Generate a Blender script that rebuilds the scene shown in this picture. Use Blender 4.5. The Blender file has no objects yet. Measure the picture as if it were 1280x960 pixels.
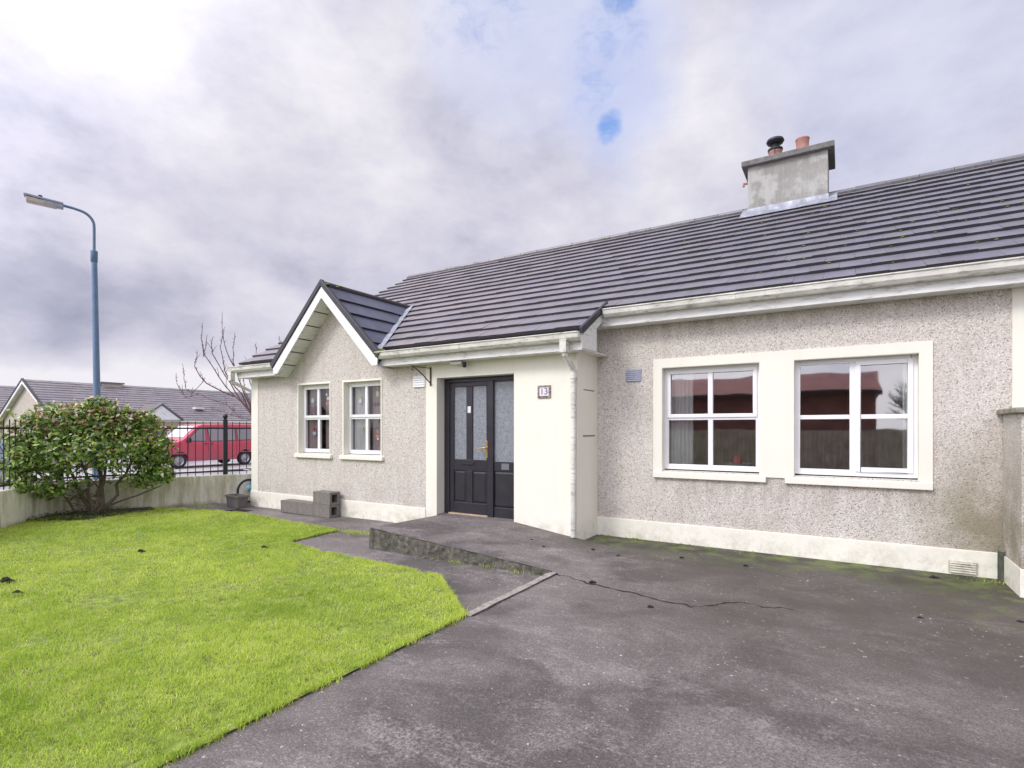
import bpy, bmesh, math, random
import numpy as np
from mathutils import Vector, Matrix
random.seed(7); rng = np.random.default_rng(7)
R = math.radians
scene = bpy.context.scene
COL = scene.collection

# ------------------------------------------------------------------ helpers
def look(o, label=None, cat=None, group=None, kind=None):
    if label: o['label'] = label
    if cat: o['category'] = cat
    if group: o['group'] = group
    if kind: o['kind'] = kind
    return o

def thing(name, label, cat, loc=(0, 0, 0), rz=0, group=None):
    o = bpy.data.objects.new(name, None); COL.objects.link(o)
    o.empty_display_size = .2
    o.location = loc; o.rotation_euler = (0, 0, rz)
    return look(o, label, cat, group)

def root_of(o):
    while o.parent: o = o.parent
    return o

class MB:
    """collects faces; build() links them as one mesh object"""
    def __init__(s): s.v = []; s.f = []; s.c = []; s.smooth = False
    def face(s, pts, col=None):
        n = len(s.v); s.v += [tuple(p) for p in pts]; s.f.append(tuple(range(n, n+len(pts)))); s.c.append(col or (1, 1, 1))
    def add(s, vs, fs, col=None):
        n = len(s.v); s.v += [tuple(p) for p in vs]
        for f in fs: s.f.append(tuple(n+i for i in f)); s.c.append(col or (1, 1, 1))
    def box(s, x0, x1, y0, y1, z0, z1, col=None):
        x0, x1 = min(x0, x1), max(x0, x1); y0, y1 = min(y0, y1), max(y0, y1); z0, z1 = min(z0, z1), max(z0, z1)
        s.add([(x0,y0,z0),(x1,y0,z0),(x1,y1,z0),(x0,y1,z0),(x0,y0,z1),(x1,y0,z1),(x1,y1,z1),(x0,y1,z1)],
              [(0,3,2,1),(4,5,6,7),(0,1,5,4),(1,2,6,5),(2,3,7,6),(3,0,4,7)], col)
        return s
    def prism(s, poly, axis, a, b, col=None):
        """poly of 2D points extruded along axis ('x': (y,z) pts, 'y': (x,z), 'z': (x,y)) from a to b"""
        def P(p, t):
            return {'x': (t, p[0], p[1]), 'y': (p[0], t, p[1]), 'z': (p[0], p[1], t)}[axis]
        n = len(poly)
        vs = [P(p, a) for p in poly] + [P(p, b) for p in poly]
        fs = [tuple(range(n))[::-1], tuple(range(n, 2*n))] + [(i, (i+1) % n, n+(i+1) % n, n+i) for i in range(n)]
        s.add(vs, fs, col); return s
    def tube(s, pts, rad, n=8, col=None, cap=True):
        pts = [Vector(p) for p in pts]
        if not hasattr(rad, '__len__'): rad = [rad]*len(pts)
        base = len(s.v); prev = None
        for i, p in enumerate(pts):
            d = (pts[min(i+1, len(pts)-1)] - pts[max(i-1, 0)])
            if d.length < 1e-9: d = Vector((0, 0, 1))
            d.normalize()
            if prev is None:
                a = Vector((0, 0, 1)) if abs(d.z) < .9 else Vector((1, 0, 0))
                u = d.cross(a).normalized()
            else:
                u = (prev - d*prev.dot(d)).normalized()
            prev = u; w = d.cross(u)
            for k in range(n):
                t = 2*math.pi*k/n
                s.v.append(tuple(p + (u*math.cos(t)+w*math.sin(t))*rad[i]))
        for i in range(len(pts)-1):
            for k in range(n):
                a = base+i*n+k; b = base+i*n+(k+1) % n
                s.f.append((a, b, b+n, a+n)); s.c.append(col or (1, 1, 1))
        if cap:
            s.f.append(tuple(base+k for k in range(n))[::-1]); s.c.append(col or (1, 1, 1))
            m = base+(len(pts)-1)*n
            s.f.append(tuple(m+k for k in range(n))); s.c.append(col or (1, 1, 1))
        return s
    def lathe(s, prof, c=(0, 0, 0), axis='z', n=24, col=None):
        """prof = (radius, height) pairs round an axis through c"""
        base = len(s.v)
        for r, h in prof:
            for k in range(n):
                t = 2*math.pi*k/n; a, b = r*math.cos(t), r*math.sin(t)
                q = {'z': (a, b, h), 'y': (a, h, b), 'x': (h, a, b)}[axis]
                s.v.append((c[0]+q[0], c[1]+q[1], c[2]+q[2]))
        for i in range(len(prof)-1):
            for k in range(n):
                a = base+i*n+k; b = base+i*n+(k+1) % n
                s.f.append((a, b, b+n, a+n)); s.c.append(col or (1, 1, 1))
        return s
    def build(s, name, mat, parent=None, bevel=0, smooth=None, local=False, colors=False, seg=2):
        me = bpy.data.meshes.new(name)
        off = Vector((0, 0, 0))
        if parent is not None and not local: off = root_of(parent).location
        me.from_pydata([(v[0]-off[0], v[1]-off[1], v[2]-off[2]) for v in s.v], [], s.f)
        if colors:
            at = me.color_attributes.new('tint', 'FLOAT_COLOR', 'CORNER')
            buf = []
            for f, c in zip(s.f, s.c): buf += [c[0], c[1], c[2], 1.0]*len(f)
            at.data.foreach_set('color', buf)
        bm = bmesh.new(); bm.from_mesh(me)
        if bevel or smooth: bmesh.ops.remove_doubles(bm, verts=bm.verts, dist=1e-5)
        bmesh.ops.recalc_face_normals(bm, faces=bm.faces)
        bm.to_mesh(me); bm.free()
        o = bpy.data.objects.new(name, me); COL.objects.link(o)
        if mat: me.materials.append(mat)
        if bevel:
            md = o.modifiers.new('b', 'BEVEL'); md.width = bevel; md.segments = seg; md.limit_method = 'ANGLE'; md.angle_limit = R(35)
            md.harden_normals = False
        if smooth or s.smooth:
            me.polygons.foreach_set('use_smooth', [True]*len(me.polygons))
            try: me.set_sharp_from_angle(angle=R(40))
            except Exception: pass
        o.parent = parent
        return o

def np_mesh(name, V, F3=None, F4=None, colors=None, mat=None, parent=None, smooth=False):
    """numpy vertices / triangles / quads; colors per vertex"""
    me = bpy.data.meshes.new(name)
    nt = 0 if F3 is None else len(F3); nq = 0 if F4 is None else len(F4)
    loops = []; starts = []; tot = []
    if nq: loops.append(F4.ravel()); starts.append(np.arange(nq)*4); tot.append(np.full(nq, 4))
    if nt: loops.append(F3.ravel()); starts.append(nq*4+np.arange(nt)*3); tot.append(np.full(nt, 3))
    loops = np.concatenate(loops).astype(np.int32)
    me.vertices.add(len(V)); me.vertices.foreach_set('co', V.astype(np.float32).ravel())
    me.loops.add(len(loops)); me.loops.foreach_set('vertex_index', loops)
    me.polygons.add(nt+nq)
    me.polygons.foreach_set('loop_start', np.concatenate(starts).astype(np.int32))
    me.polygons.foreach_set('loop_total', np.concatenate(tot).astype(np.int32))
    if colors is not None:
        at = me.color_attributes.new('tint', 'FLOAT_COLOR', 'POINT')
        at.data.foreach_set('color', np.c_[colors, np.ones(len(colors))].astype(np.float32).ravel())
    me.update(calc_edges=True)
    if smooth: me.polygons.foreach_set('use_smooth', [True]*(nt+nq))
    o = bpy.data.objects.new(name, me); COL.objects.link(o)
    if mat: me.materials.append(mat)
    o.parent = parent
    return o

# ------------------------------------------------------------------ materials
class NT:
    def __init__(s, name):
        s.m = bpy.data.materials.new(name); s.m.use_nodes = True
        s.t = s.m.node_tree; s.n = s.t.nodes; s.l = s.t.links
        s.b = s.n['Principled BSDF']; s.out = s.n['Material Output']
        s.tc = s.n.new('ShaderNodeTexCoord'); s.dv = s.tc.outputs['Object']
    def world(s):
        s.dv = s.n.new('ShaderNodeNewGeometry').outputs['Position']; return s
    def node(s, ty, **kw):
        n = s.n.new(ty)
        for k, v in kw.items():
            if k in n.inputs: n.inputs[k].default_value = v
            else: setattr(n, k, v)
        return n
    def link(s, a, b): s.l.new(a, b)
    def mapping(s, scale=(1, 1, 1), rot=(0, 0, 0), src='Object'):
        m = s.node('ShaderNodeMapping'); m.inputs['Scale'].default_value = scale; m.inputs['Rotation'].default_value = rot
        s.link(s.dv if src == 'Object' else s.tc.outputs[src], m.inputs['Vector']); return m.outputs['Vector']
    def noise(s, scale, detail=4, rough=.55, vec=None, dist=0):
        n = s.node('ShaderNodeTexNoise'); n.inputs['Scale'].default_value = scale; n.inputs['Detail'].default_value = detail
        n.inputs['Roughness'].default_value = rough; n.inputs['Distortion'].default_value = dist
        s.link(vec if vec is not None else s.dv, n.inputs['Vector']); return n.outputs['Fac']
    def voronoi(s, scale, out='Color', vec=None, feature='F1', rnd=1):
        n = s.node('ShaderNodeTexVoronoi', feature=feature); n.inputs['Scale'].default_value = scale
        n.inputs['Randomness'].default_value = rnd
        s.link(vec if vec is not None else s.dv, n.inputs['Vector']); return n.outputs[out]
    def ramp(s, fac, stops, interp='LINEAR'):
        r = s.node('ShaderNodeValToRGB'); e = r.color_ramp.elements; r.color_ramp.interpolation = interp
        while len(e) < len(stops): e.new(.5)
        for i, (p, c) in enumerate(stops):
            e[i].position = p
            if not hasattr(c, '__len__'): c = (c, c, c)
            e[i].color = (*c[:3], 1)
        s.link(fac, r.inputs['Fac']); return r.outputs['Color']
    def mix(s, fac, a, b, mode='MIX'):
        m = s.node('ShaderNodeMix', data_type='RGBA', blend_type=mode)
        for i, v in ((0, fac), (6, a), (7, b)):
            if hasattr(v, 'is_linked') or hasattr(v, 'links'): s.link(v, m.inputs[i])
            elif i == 0: m.inputs[0].default_value = v
            else: m.inputs[i].default_value = (*v[:3], 1)
        return m.outputs[2]
    def math(s, op, a, b=0, c=0, clamp=False):
        m = s.node('ShaderNodeMath', operation=op, use_clamp=clamp)
        for i, v in ((0, a), (1, b), (2, c)):
            if hasattr(v, 'links'): s.link(v, m.inputs[i])
            else: m.inputs[i].default_value = v
        return m.outputs[0]
    def xyz(s, vec=None):
        x = s.node('ShaderNodeSeparateXYZ'); s.link(vec if vec is not None else s.tc.outputs['Object'], x.inputs[0]); return x.outputs
    def pos(s):
        g = s.node('ShaderNodeNewGeometry'); return s.xyz(g.outputs['Position'])
    def maprange(s, v, a, b, c=0, d=1, smooth=True):
        m = s.node('ShaderNodeMapRange'); m.interpolation_type = 'SMOOTHSTEP' if smooth else 'LINEAR'
        s.link(v, m.inputs[0])
        for i, q in enumerate((a, b, c, d)): m.inputs[i+1].default_value = q
        return m.outputs[0]
    def bump(s, h, strength=.3, dist=.01):
        b = s.node('ShaderNodeBump'); b.inputs['Strength'].default_value = strength; b.inputs['Distance'].default_value = dist
        s.link(h, b.inputs['Height']); s.link(b.outputs['Normal'], s.b.inputs['Normal'])
    def base(s, c):
        if hasattr(c, 'links'): s.link(c, s.b.inputs['Base Color'])
        else: s.b.inputs['Base Color'].default_value = (*c, 1)
    def rough(s, r):
        if hasattr(r, 'links'): s.link(r, s.b.inputs['Roughness'])
        else: s.b.inputs['Roughness'].default_value = r

def paint(name, c, rough=.5, var=.08, scale=6, metal=0, bump=0, streak=False, dirt=None, coat=0):
    m = NT(name)
    f = m.noise(scale, 5, .6)
    if streak:
        f2 = m.noise(3, 5, .6, m.mapping((6, 6, .6))); f = m.math('MULTIPLY_ADD', f, .5, m.math('MULTIPLY', f2, .5))
    lo = tuple(x*(1-var*1.6) for x in c); hi = tuple(min(1, x*(1+var)) for x in c)
    col = m.ramp(f, [(.3, lo), (.7, hi)])
    if dirt:
        d = m.noise(dirt[1], 8, .7, m.mapping((1, 1, dirt[2] if len(dirt) > 2 else 1)))
        col = m.mix(m.ramp(d, [(.52, 0), (.75, dirt[3] if len(dirt) > 3 else .8)]), col, dirt[0])
    m.base(col); m.rough(rough); m.b.inputs['Metallic'].default_value = metal
    if coat: m.b.inputs['Coat Weight'].default_value = coat; m.b.inputs['Coat Roughness'].default_value = .08
    if bump: m.bump(m.noise(scale*12, 4), bump, .004)
    return m.m

M = {}
def mk_pebble(name='pebbledash', stain=True, alg=True):
    m = NT(name)
    c = m.voronoi(108, 'Color'); x = m.xyz(c)[0]
    stones = m.ramp(x, [(0, (.14, .12, .10)), (.06, (.36, .31, .26)), (.17, (.57, .52, .46)), (.45, (.68, .635, .58)), (.8, (.77, .735, .685)), (1, (.88, .86, .82))])
    e = m.voronoi(108, 'Distance', feature='DISTANCE_TO_EDGE')
    col = m.mix(m.ramp(e, [(0, .42), (.10, 0)]), stones, (.36, .33, .31))
    big = m.noise(.9, 5, .6)
    col = m.mix(m.ramp(big, [(.35, .0), (.7, .22)]), col, (.60, .52, .46))
    if stain:
        p = m.pos()
        # algae low down at the right-hand end of the wall
        a = m.math('MULTIPLY', m.maprange(p[0], .35, 1.15), m.maprange(p[2], 1.75, .4))
        a = m.math('MULTIPLY', a, m.ramp(m.noise(1.6, 6, .7), [(.28, 0), (.55, 1)]))
        col = m.mix(m.math('MULTIPLY', a, .82), col, (.23, .205, .12))
        b = m.math('MULTIPLY', m.maprange(p[2], .75, .2), m.ramp(m.noise(2.5, 6, .7), [(.42, 0), (.7, .35)]))
        col = m.mix(b, col, (.26, .22, .16))
        s = m.ramp(m.noise(2, 6, .7, m.mapping((3, 3, .35))), [(.5, 0), (.72, .3)])
        col = m.mix(s, col, (.40, .33, .27))
        u = m.math('MULTIPLY', m.maprange(p[2], .35, .82), m.math('MULTIPLY', m.math('LESS_THAN', p[2], .90), m.math('MULTIPLY', m.maprange(p[0], -2.3, -2.1), m.maprange(p[0], .9, .7))))      # damp runs below the sills
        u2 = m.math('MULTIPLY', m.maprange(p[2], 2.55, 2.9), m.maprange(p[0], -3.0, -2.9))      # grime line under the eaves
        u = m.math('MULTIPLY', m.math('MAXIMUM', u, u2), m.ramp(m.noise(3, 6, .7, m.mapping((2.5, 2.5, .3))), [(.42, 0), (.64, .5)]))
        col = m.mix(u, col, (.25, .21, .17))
    m.base(col); m.rough(.85)
    m.bump(m.math('SUBTRACT', 1, m.voronoi(108, 'Distance')), .8, .008)
    return m.m
M['pebble'] = mk_pebble()

def mk_render(name, c, low=.55, green=(.28, .30, .12), amt=.75):
    m = NT(name); p = m.pos()
    col = m.ramp(m.noise(1.2, 6, .6), [(.3, tuple(x*.93 for x in c)), (.7, c)])
    st = m.ramp(m.noise(1.5, 7, .7, m.mapping((5, 5, .5))), [(.5, 0), (.78, .22)])
    col = m.mix(st, col, tuple(x*.72 for x in c))
    d = m.math('MULTIPLY', m.maprange(p[2], low*.7, -.02), m.ramp(m.noise(7, 8, .78), [(.46, 0), (.66, amt)]))
    col = m.mix(d, col, (.30, .27, .20))
    g = m.math('MULTIPLY', m.maprange(p[2], low*.55, -.02), m.ramp(m.noise(1.7, 7, .75), [(.50, 0), (.66, amt)]))
    col = m.mix(g, col, green)
    m.base(col); m.rough(.7); m.bump(m.noise(70, 5), .12, .004)
    return m.m
M['cream'] = mk_render('cream_render', (.85, .83, .73), .5, (.36, .34, .18), .5)
M['quoin'] = mk_render('cream_quoin', (.83, .81, .71), .3)

def mk_tiles():
    m = NT('roof_tiles')
    a = m.node('ShaderNodeAttribute', attribute_name='tint')
    v = m.ramp(m.noise(5, 6, .7), [(.3, (.108, .106, .130)), (.7, (.178, .174, .205))])
    v = m.mix(1, v, a.outputs['Color'], 'MULTIPLY')
    lich = m.ramp(m.noise(28, 6, .75), [(.63, 0), (.70, .55)])
    v = m.mix(lich, v, (.30, .28, .27))
    pw = m.pos(); wl = m.math('MULTIPLY', m.maprange(pw[0], .5, -7.5), m.ramp(m.noise(1.1, 6, .7), [(.35, .25), (.6, .9)]))
    v = m.mix(m.math('MULTIPLY', wl, .75), v, m.mix(1, (.30, .262, .262), a.outputs['Color'], 'MULTIPLY'))
    m.base(v)
    m.rough(m.ramp(m.noise(3, 5), [(.3, .38), (.7, .6)]))
    m.b.inputs['Specular IOR Level'].default_value = .7
    m.bump(m.noise(120, 4), .25, .003)
    return m.m
M['tile'] = mk_tiles()
M['verge'] = paint('dark_verge', (.028, .027, .034), .45, .2, 8)
M['mortar'] = paint('ridge_mortar', (.11, .105, .105), .8, .3, 9, bump=.4)
M['white'] = paint('white_upvc', (.82, .82, .84), .28, .03, 3)
M['fascia'] = paint('fascia_white', (.76, .76, .74), .4, .06, 2, dirt=((.20, .19, .15), 6, 5, .75))
M['gutter'] = paint('gutter_grimy', (.70, .69, .63), .4, .12, 4, dirt=((.10, .10, .075), 7, 5, .95))
M['black'] = paint('black_metal', (.018, .019, .026), .4, .2, 12)
M['rust'] = paint('rusty_iron', (.09, .05, .04), .7, .4, 30, bump=.3)
M['rubber'] = paint('rubber', (.022, .022, .024), .75, .2, 20)
M['dark'] = paint('dark_void', (.008, .008, .009), .9, .1)
M['chrome'] = paint('wheel_alloy', (.42, .42, .44), .35, .1, 20, metal=.7)
M['brass'] = paint('brass', (.72, .50, .20), .28, .1, 20, metal=.9)
M['door'] = paint('door_paint', (.030, .028, .038), .32, .15, 5, bump=.05)
M['sill'] = paint('sill_wood', (.52, .37, .24), .5, .2, 10)
M['terracotta'] = paint('terracotta', (.46, .23, .19), .8, .15, 8, bump=.2)
M['lead'] = paint('lead_flashing', (.36, .38, .44), .42, .25, 6, metal=.25, dirt=((.65, .66, .70), 6, 1, .7))
M['block'] = paint('concrete_block', (.20, .185, .165), .95, .15, 14, bump=.5)
M['planter'] = paint('planter_grey', (.15, .14, .13), .7, .12, 8)
M['sticker'] = paint('white_label', (.75, .75, .78), .5, .03)
M['galv'] = paint('galvanised', (.13, .20, .30), .4, .12, 6, metal=.35, streak=True)
M['lampbody'] = paint('lantern_body', (.30, .34, .40), .45, .1, 8)
M['lens'] = paint('lantern_lens', (.48, .42, .38), .3, .1, 8)
M['soil'] = paint('dark_soil', (.032, .026, .02), .95, .4, 18, bump=.9)
M['bark'] = paint('bark', (.15, .115, .085), .85, .3, 22, bump=.5, streak=True)
M['twig'] = paint('twig_bark', (.13, .06, .065), .7, .25, 15)
M['timber'] = paint('fence_timber', (.60, .52, .42), .8, .5, 2.5, streak=True)
M['redroof'] = paint('red_roof', (.36, .13, .12), .8, .3, 2)
M['yellow'] = paint('yellow_render', (.66, .58, .36), .8, .05, 1)
M['beige'] = paint('beige_render', (.50, .45, .39), .85, .08, 3)
M['maroon'] = paint('maroon_door', (.10, .012, .02), .4, .1)
M['room'] = paint('room_wall', (.42, .35, .34), .9, .05)
M['roomdark'] = paint('dark_room', (.05, .042, .05), .9, .05)

def mk_chimney():
    m = NT('chimney_render')
    p = m.xyz(m.tc.outputs['Object'])
    col = m.ramp(m.noise(2.2, 6, .65), [(.3, (.26, .25, .23)), (.7, (.36, .35, .33))])
    n = m.noise(1.6, 4, .6)
    pl = m.ramp(n, [(.50, 0), (.56, 1)])
    col = m.mix(m.math('MULTIPLY', pl, .8), col, (.45, .45, .43))
    st = m.ramp(m.noise(3, 5, .7, m.mapping((7, 7, .7))), [(.5, 0), (.8, .5)])
    col = m.mix(st, col, (.17, .16, .14))
    m.base(col); m.rough(.85); m.bump(m.noise(40, 5), .25, .006)
    return m.m
M['chimney'] = mk_chimney()
M['cap'] = paint('chimney_cap', (.17, .16, .16), .9, .2, 7, bump=.5, dirt=((.30, .29, .24), 12, 1, .6))

def mk_ground(name, base, light, dark, wet=.5, moss=True, sp=1.0):
    m = NT(name).world(); p = m.pos()
    fine = m.noise(105, 4, .85); grain = m.noise(46, 6, .85)
    col = m.ramp(fine, [(.36, tuple(x*.45 for x in base)), (.5, base), (.64, tuple(min(1, x*1.9) for x in base))])
    ag = m.ramp(m.xyz(m.voronoi(85))[1], [(.90, 0), (.95, .55*sp)])
    col = m.mix(ag, col, light)
    big = m.noise(.75, 7, .62, dist=.4)
    bl = m.ramp(big, [(.44, 1), (.54, 0)])
    col = m.mix(m.math('MULTIPLY', bl, m.ramp(grain, [(.38, .85), (.62, .4)])), col, dark)
    b2 = m.ramp(m.noise(4.2, 10, .82, dist=.3), [(.36, .5), (.52, 0)])
    b2 = m.math('MULTIPLY', b2, m.ramp(grain, [(.40, 1.0), (.55, .15)]))
    col = m.mix(b2, col, dark)
    pale = m.ramp(m.noise(2.6, 10, .82, m.mapping((.5, 1, 1), (0, 0, .5)), .3), [(.51, 0), (.60, .85)])
    pale = m.math('MULTIPLY', pale, m.ramp(grain, [(.44, .05), (.58, 1.0)]))
    col = m.mix(pale, col, light)
    if moss:
        dz_ = m.math('MULTIPLY', m.maprange(p[1], 2.2, 5.2), m.maprange(p[0], -2.8, -.6))
        dz_ = m.math('MULTIPLY', dz_, m.ramp(m.noise(.9, 8, .7), [(.30, .35), (.58, .9)]))
        col = m.mix(dz_, col, (.066, .056, .045))
    sp_ = m.ramp(m.noise(27, 3, .7), [(.655, 0), (.69, .95*sp)])
    sp_ = m.math('MULTIPLY', sp_, m.ramp(m.noise(1.1, 3), [(.45, 0), (.6, 1)]))
    col = m.mix(sp_, col, tuple(min(1, x*1.9) for x in light))
    if moss:
        # damp dirt and moss in the angle between the ground and the house wall
        e = m.maprange(p[1], 5.7, 6.95)
        e = m.math('MULTIPLY', e, m.maprange(p[0], -3.4, -2.8))
        w = m.math('MULTIPLY', e, m.ramp(m.noise(1.3, 6, .65), [(.30, .35), (.6, .95)]))
        col = m.mix(w, col, (.036, .033, .024))
        g = m.math('MULTIPLY', m.math('POWER', e, 2), m.ramp(m.noise(3.1, 7, .7), [(.46, 0), (.6, .85)]))
        g2 = m.math('MULTIPLY', m.math('MULTIPLY', m.maprange(p[0], .3, 1.3), m.maprange(p[1], 4.6, 6.4)), m.ramp(m.noise(5, 7, .7), [(.5, 0), (.62, .8)]))
        col = m.mix(m.math('MAXIMUM', g, g2), col, (.13, .17, .035))
    m.base(col)
    m.rough(m.math('SUBTRACT', m.ramp(m.noise(1.3, 5, .6), [(.35, .72), (.65, .9)]), m.math('MULTIPLY', bl, .32*wet)))
    m.bump(fine, .5, .006)
    return m.m
M['tarmac'] = mk_ground('driveway_tarmac', (.158, .138, .132), (.33, .30, .285), (.050, .043, .040))
M['path'] = mk_ground('path_concrete', (.135, .12, .118), (.27, .245, .235), (.055, .05, .05), moss=False)


M['kerbface'] = paint('mossy_kerb_side', (.10, .095, .075), .95, .4, 16, bump=.9, dirt=((.30, .28, .22), 22, 1, .9))
M['strip'] = paint('edging_strip', (.34, .31, .28), .9, .25, 20, bump=.5, dirt=((.12, .11, .10), 9, 1, .8))
M['crack'] = paint('crack', (.012, .011, .010), .95, .1)
M['street'] = mk_ground('street_surface', (.36, .35, .37), (.48, .47, .49), (.22, .21, .23), moss=False)
M['footpath'] = mk_ground('footpath_surface', (.42, .41, .41), (.52, .51, .5), (.28, .27, .27), moss=False)
def mk_wallconc():
    m = NT('boundary_concrete'); p = m.pos()
    col = m.ramp(m.noise(1.6, 7, .65), [(.3, (.68, .66, .55)), (.7, (.86, .84, .75))])
    st = m.ramp(m.noise(2.2, 7, .7, m.mapping((3, 3, .5))), [(.44, 0), (.62, .85)])
    col = m.mix(st, col, (.42, .39, .24))
    lo = m.math('MULTIPLY', m.maprange(p[2], -.45+.5, -.06), m.ramp(m.noise(4, 7, .7), [(.4, .1), (.6, .9)]))
    col = m.mix(lo, col, (.24, .22, .14))
    m.base(col); m.rough(.9); m.bump(m.noise(45, 6, .7), .4, .008)
    return m.m
M['bwall'] = mk_wallconc()

def mk_leaf(name, gloss=.4, trans=.35):
    m = NT(name)
    a = m.node('ShaderNodeAttribute', attribute_name='tint')
    m.base(a.outputs['Color']); m.rough(gloss)
    t = m.node('ShaderNodeBsdfTranslucent'); m.link(a.outputs['Color'], t.inputs['Color'])
    mx = m.node('ShaderNodeMixShader'); mx.inputs[0].default_value = trans
    m.link(m.b.outputs[0], mx.inputs[1]); m.link(t.outputs[0], mx.inputs[2]); m.link(mx.outputs[0], m.out.inputs[0])
    return m.m
M['leaf'] = mk_leaf('shrub_leaf', .32, .25)
M['grass'] = mk_leaf('grass_blade', .55, .52)
M['lawn_soil'] = paint('lawn_floor', (.21, .27, .05), .95, .4, 14, bump=.6, dirt=((.05, .05, .015), 6, 1, .8))
M['field'] = paint('rough_grass', (.10, .14, .04), .95, .3, .5)
M['moss'] = paint('moss', (.17, .19, .05), .95, .4, 30, bump=.8)

def mk_glass(name, refl=.25, tint=(.97, .98, .98), fm=.65):
    m = NT(name); m.n.remove(m.b)
    g = m.node('ShaderNodeBsdfGlossy'); g.inputs['Roughness'].default_value = .025; g.inputs['Color'].default_value = (1, 1, 1, 1)
    t = m.node('ShaderNodeBsdfTransparent'); t.inputs['Color'].default_value = (*tint, 1)
    lw = m.node('ShaderNodeLayerWeight'); lw.inputs['Blend'].default_value = .35
    f = m.math('MULTIPLY_ADD', lw.outputs['Fresnel'], fm, refl, clamp=True)
    nz = m.noise(1.3, 2); bp = m.node('ShaderNodeBump'); bp.inputs['Strength'].default_value = .09; bp.inputs['Distance'].default_value = .02
    m.link(nz, bp.inputs['Height']); m.link(bp.outputs[0], g.inputs['Normal'])
    mx = m.node('ShaderNodeMixShader'); m.link(f, mx.inputs[0]); m.link(t.outputs[0], mx.inputs[1]); m.link(g.outputs[0], mx.inputs[2])
    m.link(mx.outputs[0], m.out.inputs[0]); return m.m
M['glass'] = mk_glass('window_glass')
M['glass_clear'] = mk_glass('small_window_glass', .02, (.9, .88, .9), .45)
M['carglass'] = mk_glass('car_glass', .3, (.35, .42, .42))
def mk_frost():
    m = NT('frosted_glass')
    v = m.noise(26, 5, .8, dist=1.5)
    m.base(m.ramp(v, [(.35, (.13, .145, .17)), (.65, (.30, .32, .36))])); m.rough(.25)
    m.b.inputs['Specular IOR Level'].default_value = .8
    m.bump(m.voronoi(90, 'Distance'), .5, .004); return m.m
M['frost'] = mk_frost()
def mk_curtain(name, c):
    m = NT(name); m.base(c); m.rough(.9)
    t = m.node('ShaderNodeBsdfTranslucent'); t.inputs['Color'].default_value = (*c, 1)
    mx = m.node('ShaderNodeMixShader'); mx.inputs[0].default_value = .4
    m.link(m.b.outputs[0], mx.inputs[1]); m.link(t.outputs[0], mx.inputs[2]); m.link(mx.outputs[0], m.out.inputs[0]); return m.m
M['curtain'] = mk_curtain('curtain_cloth', (.88, .90, .90))
M['curtain2'] = mk_curtain('curtain_mauve', (.62, .52, .54))
def mk_carpaint(name, c, dirt=(.25, .20, .18)):
    m = NT(name); p = m.xyz()
    col = m.ramp(m.noise(1.5, 4), [(.3, tuple(x*.9 for x in c)), (.7, c)])
    d = m.math('MULTIPLY', m.maprange(p[2], 1.0, .3), m.ramp(m.noise(3, 6, .7), [(.35, .15), (.65, .6)]))
    m.base(m.mix(d, col, dirt)); m.rough(.35); m.b.inputs['Coat Weight'].default_value = .6; m.b.inputs['Coat Roughness'].default_value = .1
    return m.m
M['vanred'] = mk_carpaint('red_car_paint', (.58, .06, .11), (.28, .10, .11))
M['vanwhite'] = mk_carpaint('white_car_paint', (.75, .75, .76))
M['carblue'] = mk_carpaint('pale_blue_car_paint', (.30, .42, .52))
M['cyan'] = paint('cyan_paint', (.25, .60, .70), .4, .05)
M['blue'] = paint('blue_paint', (.12, .25, .55), .4, .05)
def flat(name, c, r=.6): return paint(name, c, r, .05, 20)

# ------------------------------------------------------------------ site numbers (metres; eye at the origin, 1.48 m up)
EYE = 1.48
Y1 = 7.10        # wall with the two wide windows
Y2 = 6.435       # porch and left-hand wall, further forward
XL, XP, XR = -10.05, -2.97, 1.33     # left corner, porch corner, party line
RIDGE_Y, RIDGE_Z = 11.21, 5.66
PITCH = .585                          # rise per metre
E1Y, E1Z = 6.185, 2.72                # tile edge over the porch
E2Y, E2Z = 6.85, 3.11                 # tile edge over the window wall
def roof_z(y): return E2Z+(y-E2Y)*PITCH
def G(x):                              # ground level of the garden
    if x > -2.6: return -.02*max(0, min(1, (x+2.5)/3.8))
    return -.05*min(1, (-2.6-x)/7.4)

# ------------------------------------------------------------------ ground
def path_dip(x): return -.055*max(0, min(1, (x+6.2)/1.2)) if x < -2.49 else 0
def sheet(name, poly, dz, mat, kind='structure', n=1, zf=lambda x: 0):
    mb = MB()
    mb.face([(x, y, G(x)+dz) for x, y in poly])
    bm = bmesh.new()
    o = mb.build(name, mat)
    if n > 1:
        bm.from_mesh(o.data)
        bmesh.ops.triangulate(bm, faces=bm.faces)
        bmesh.ops.subdivide_edges(bm, edges=list(bm.edges), cuts=n, use_grid_fill=True)
        for v in bm.verts: v.co.z = G(v.co.x)+dz+zf(v.co.x)
        bm.to_mesh(o.data)
    bm.free()
    if kind: o['kind'] = kind
    return o
def gz(x):      # the street falls away gently
    if x > -12: return -.10
    return -.10-.16*min(1, (-12-x)/11)-.16*min(1, max(0, (-24-x)/20))
mb = MB()
xs = [900, 200, 60, 20, 9, 0, -12, -16, -20, -24, -30, -38, -46, -60, -120, -400, -900]
for a, b in zip(xs, xs[1:]):
    mb.face([(a, -900, gz(a)-.03), (a, 900, gz(a)-.03), (b, 900, gz(b)-.03), (b, -900, gz(b)-.03)])
mb.build('ground', M['field'])['kind'] = 'structure'

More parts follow.
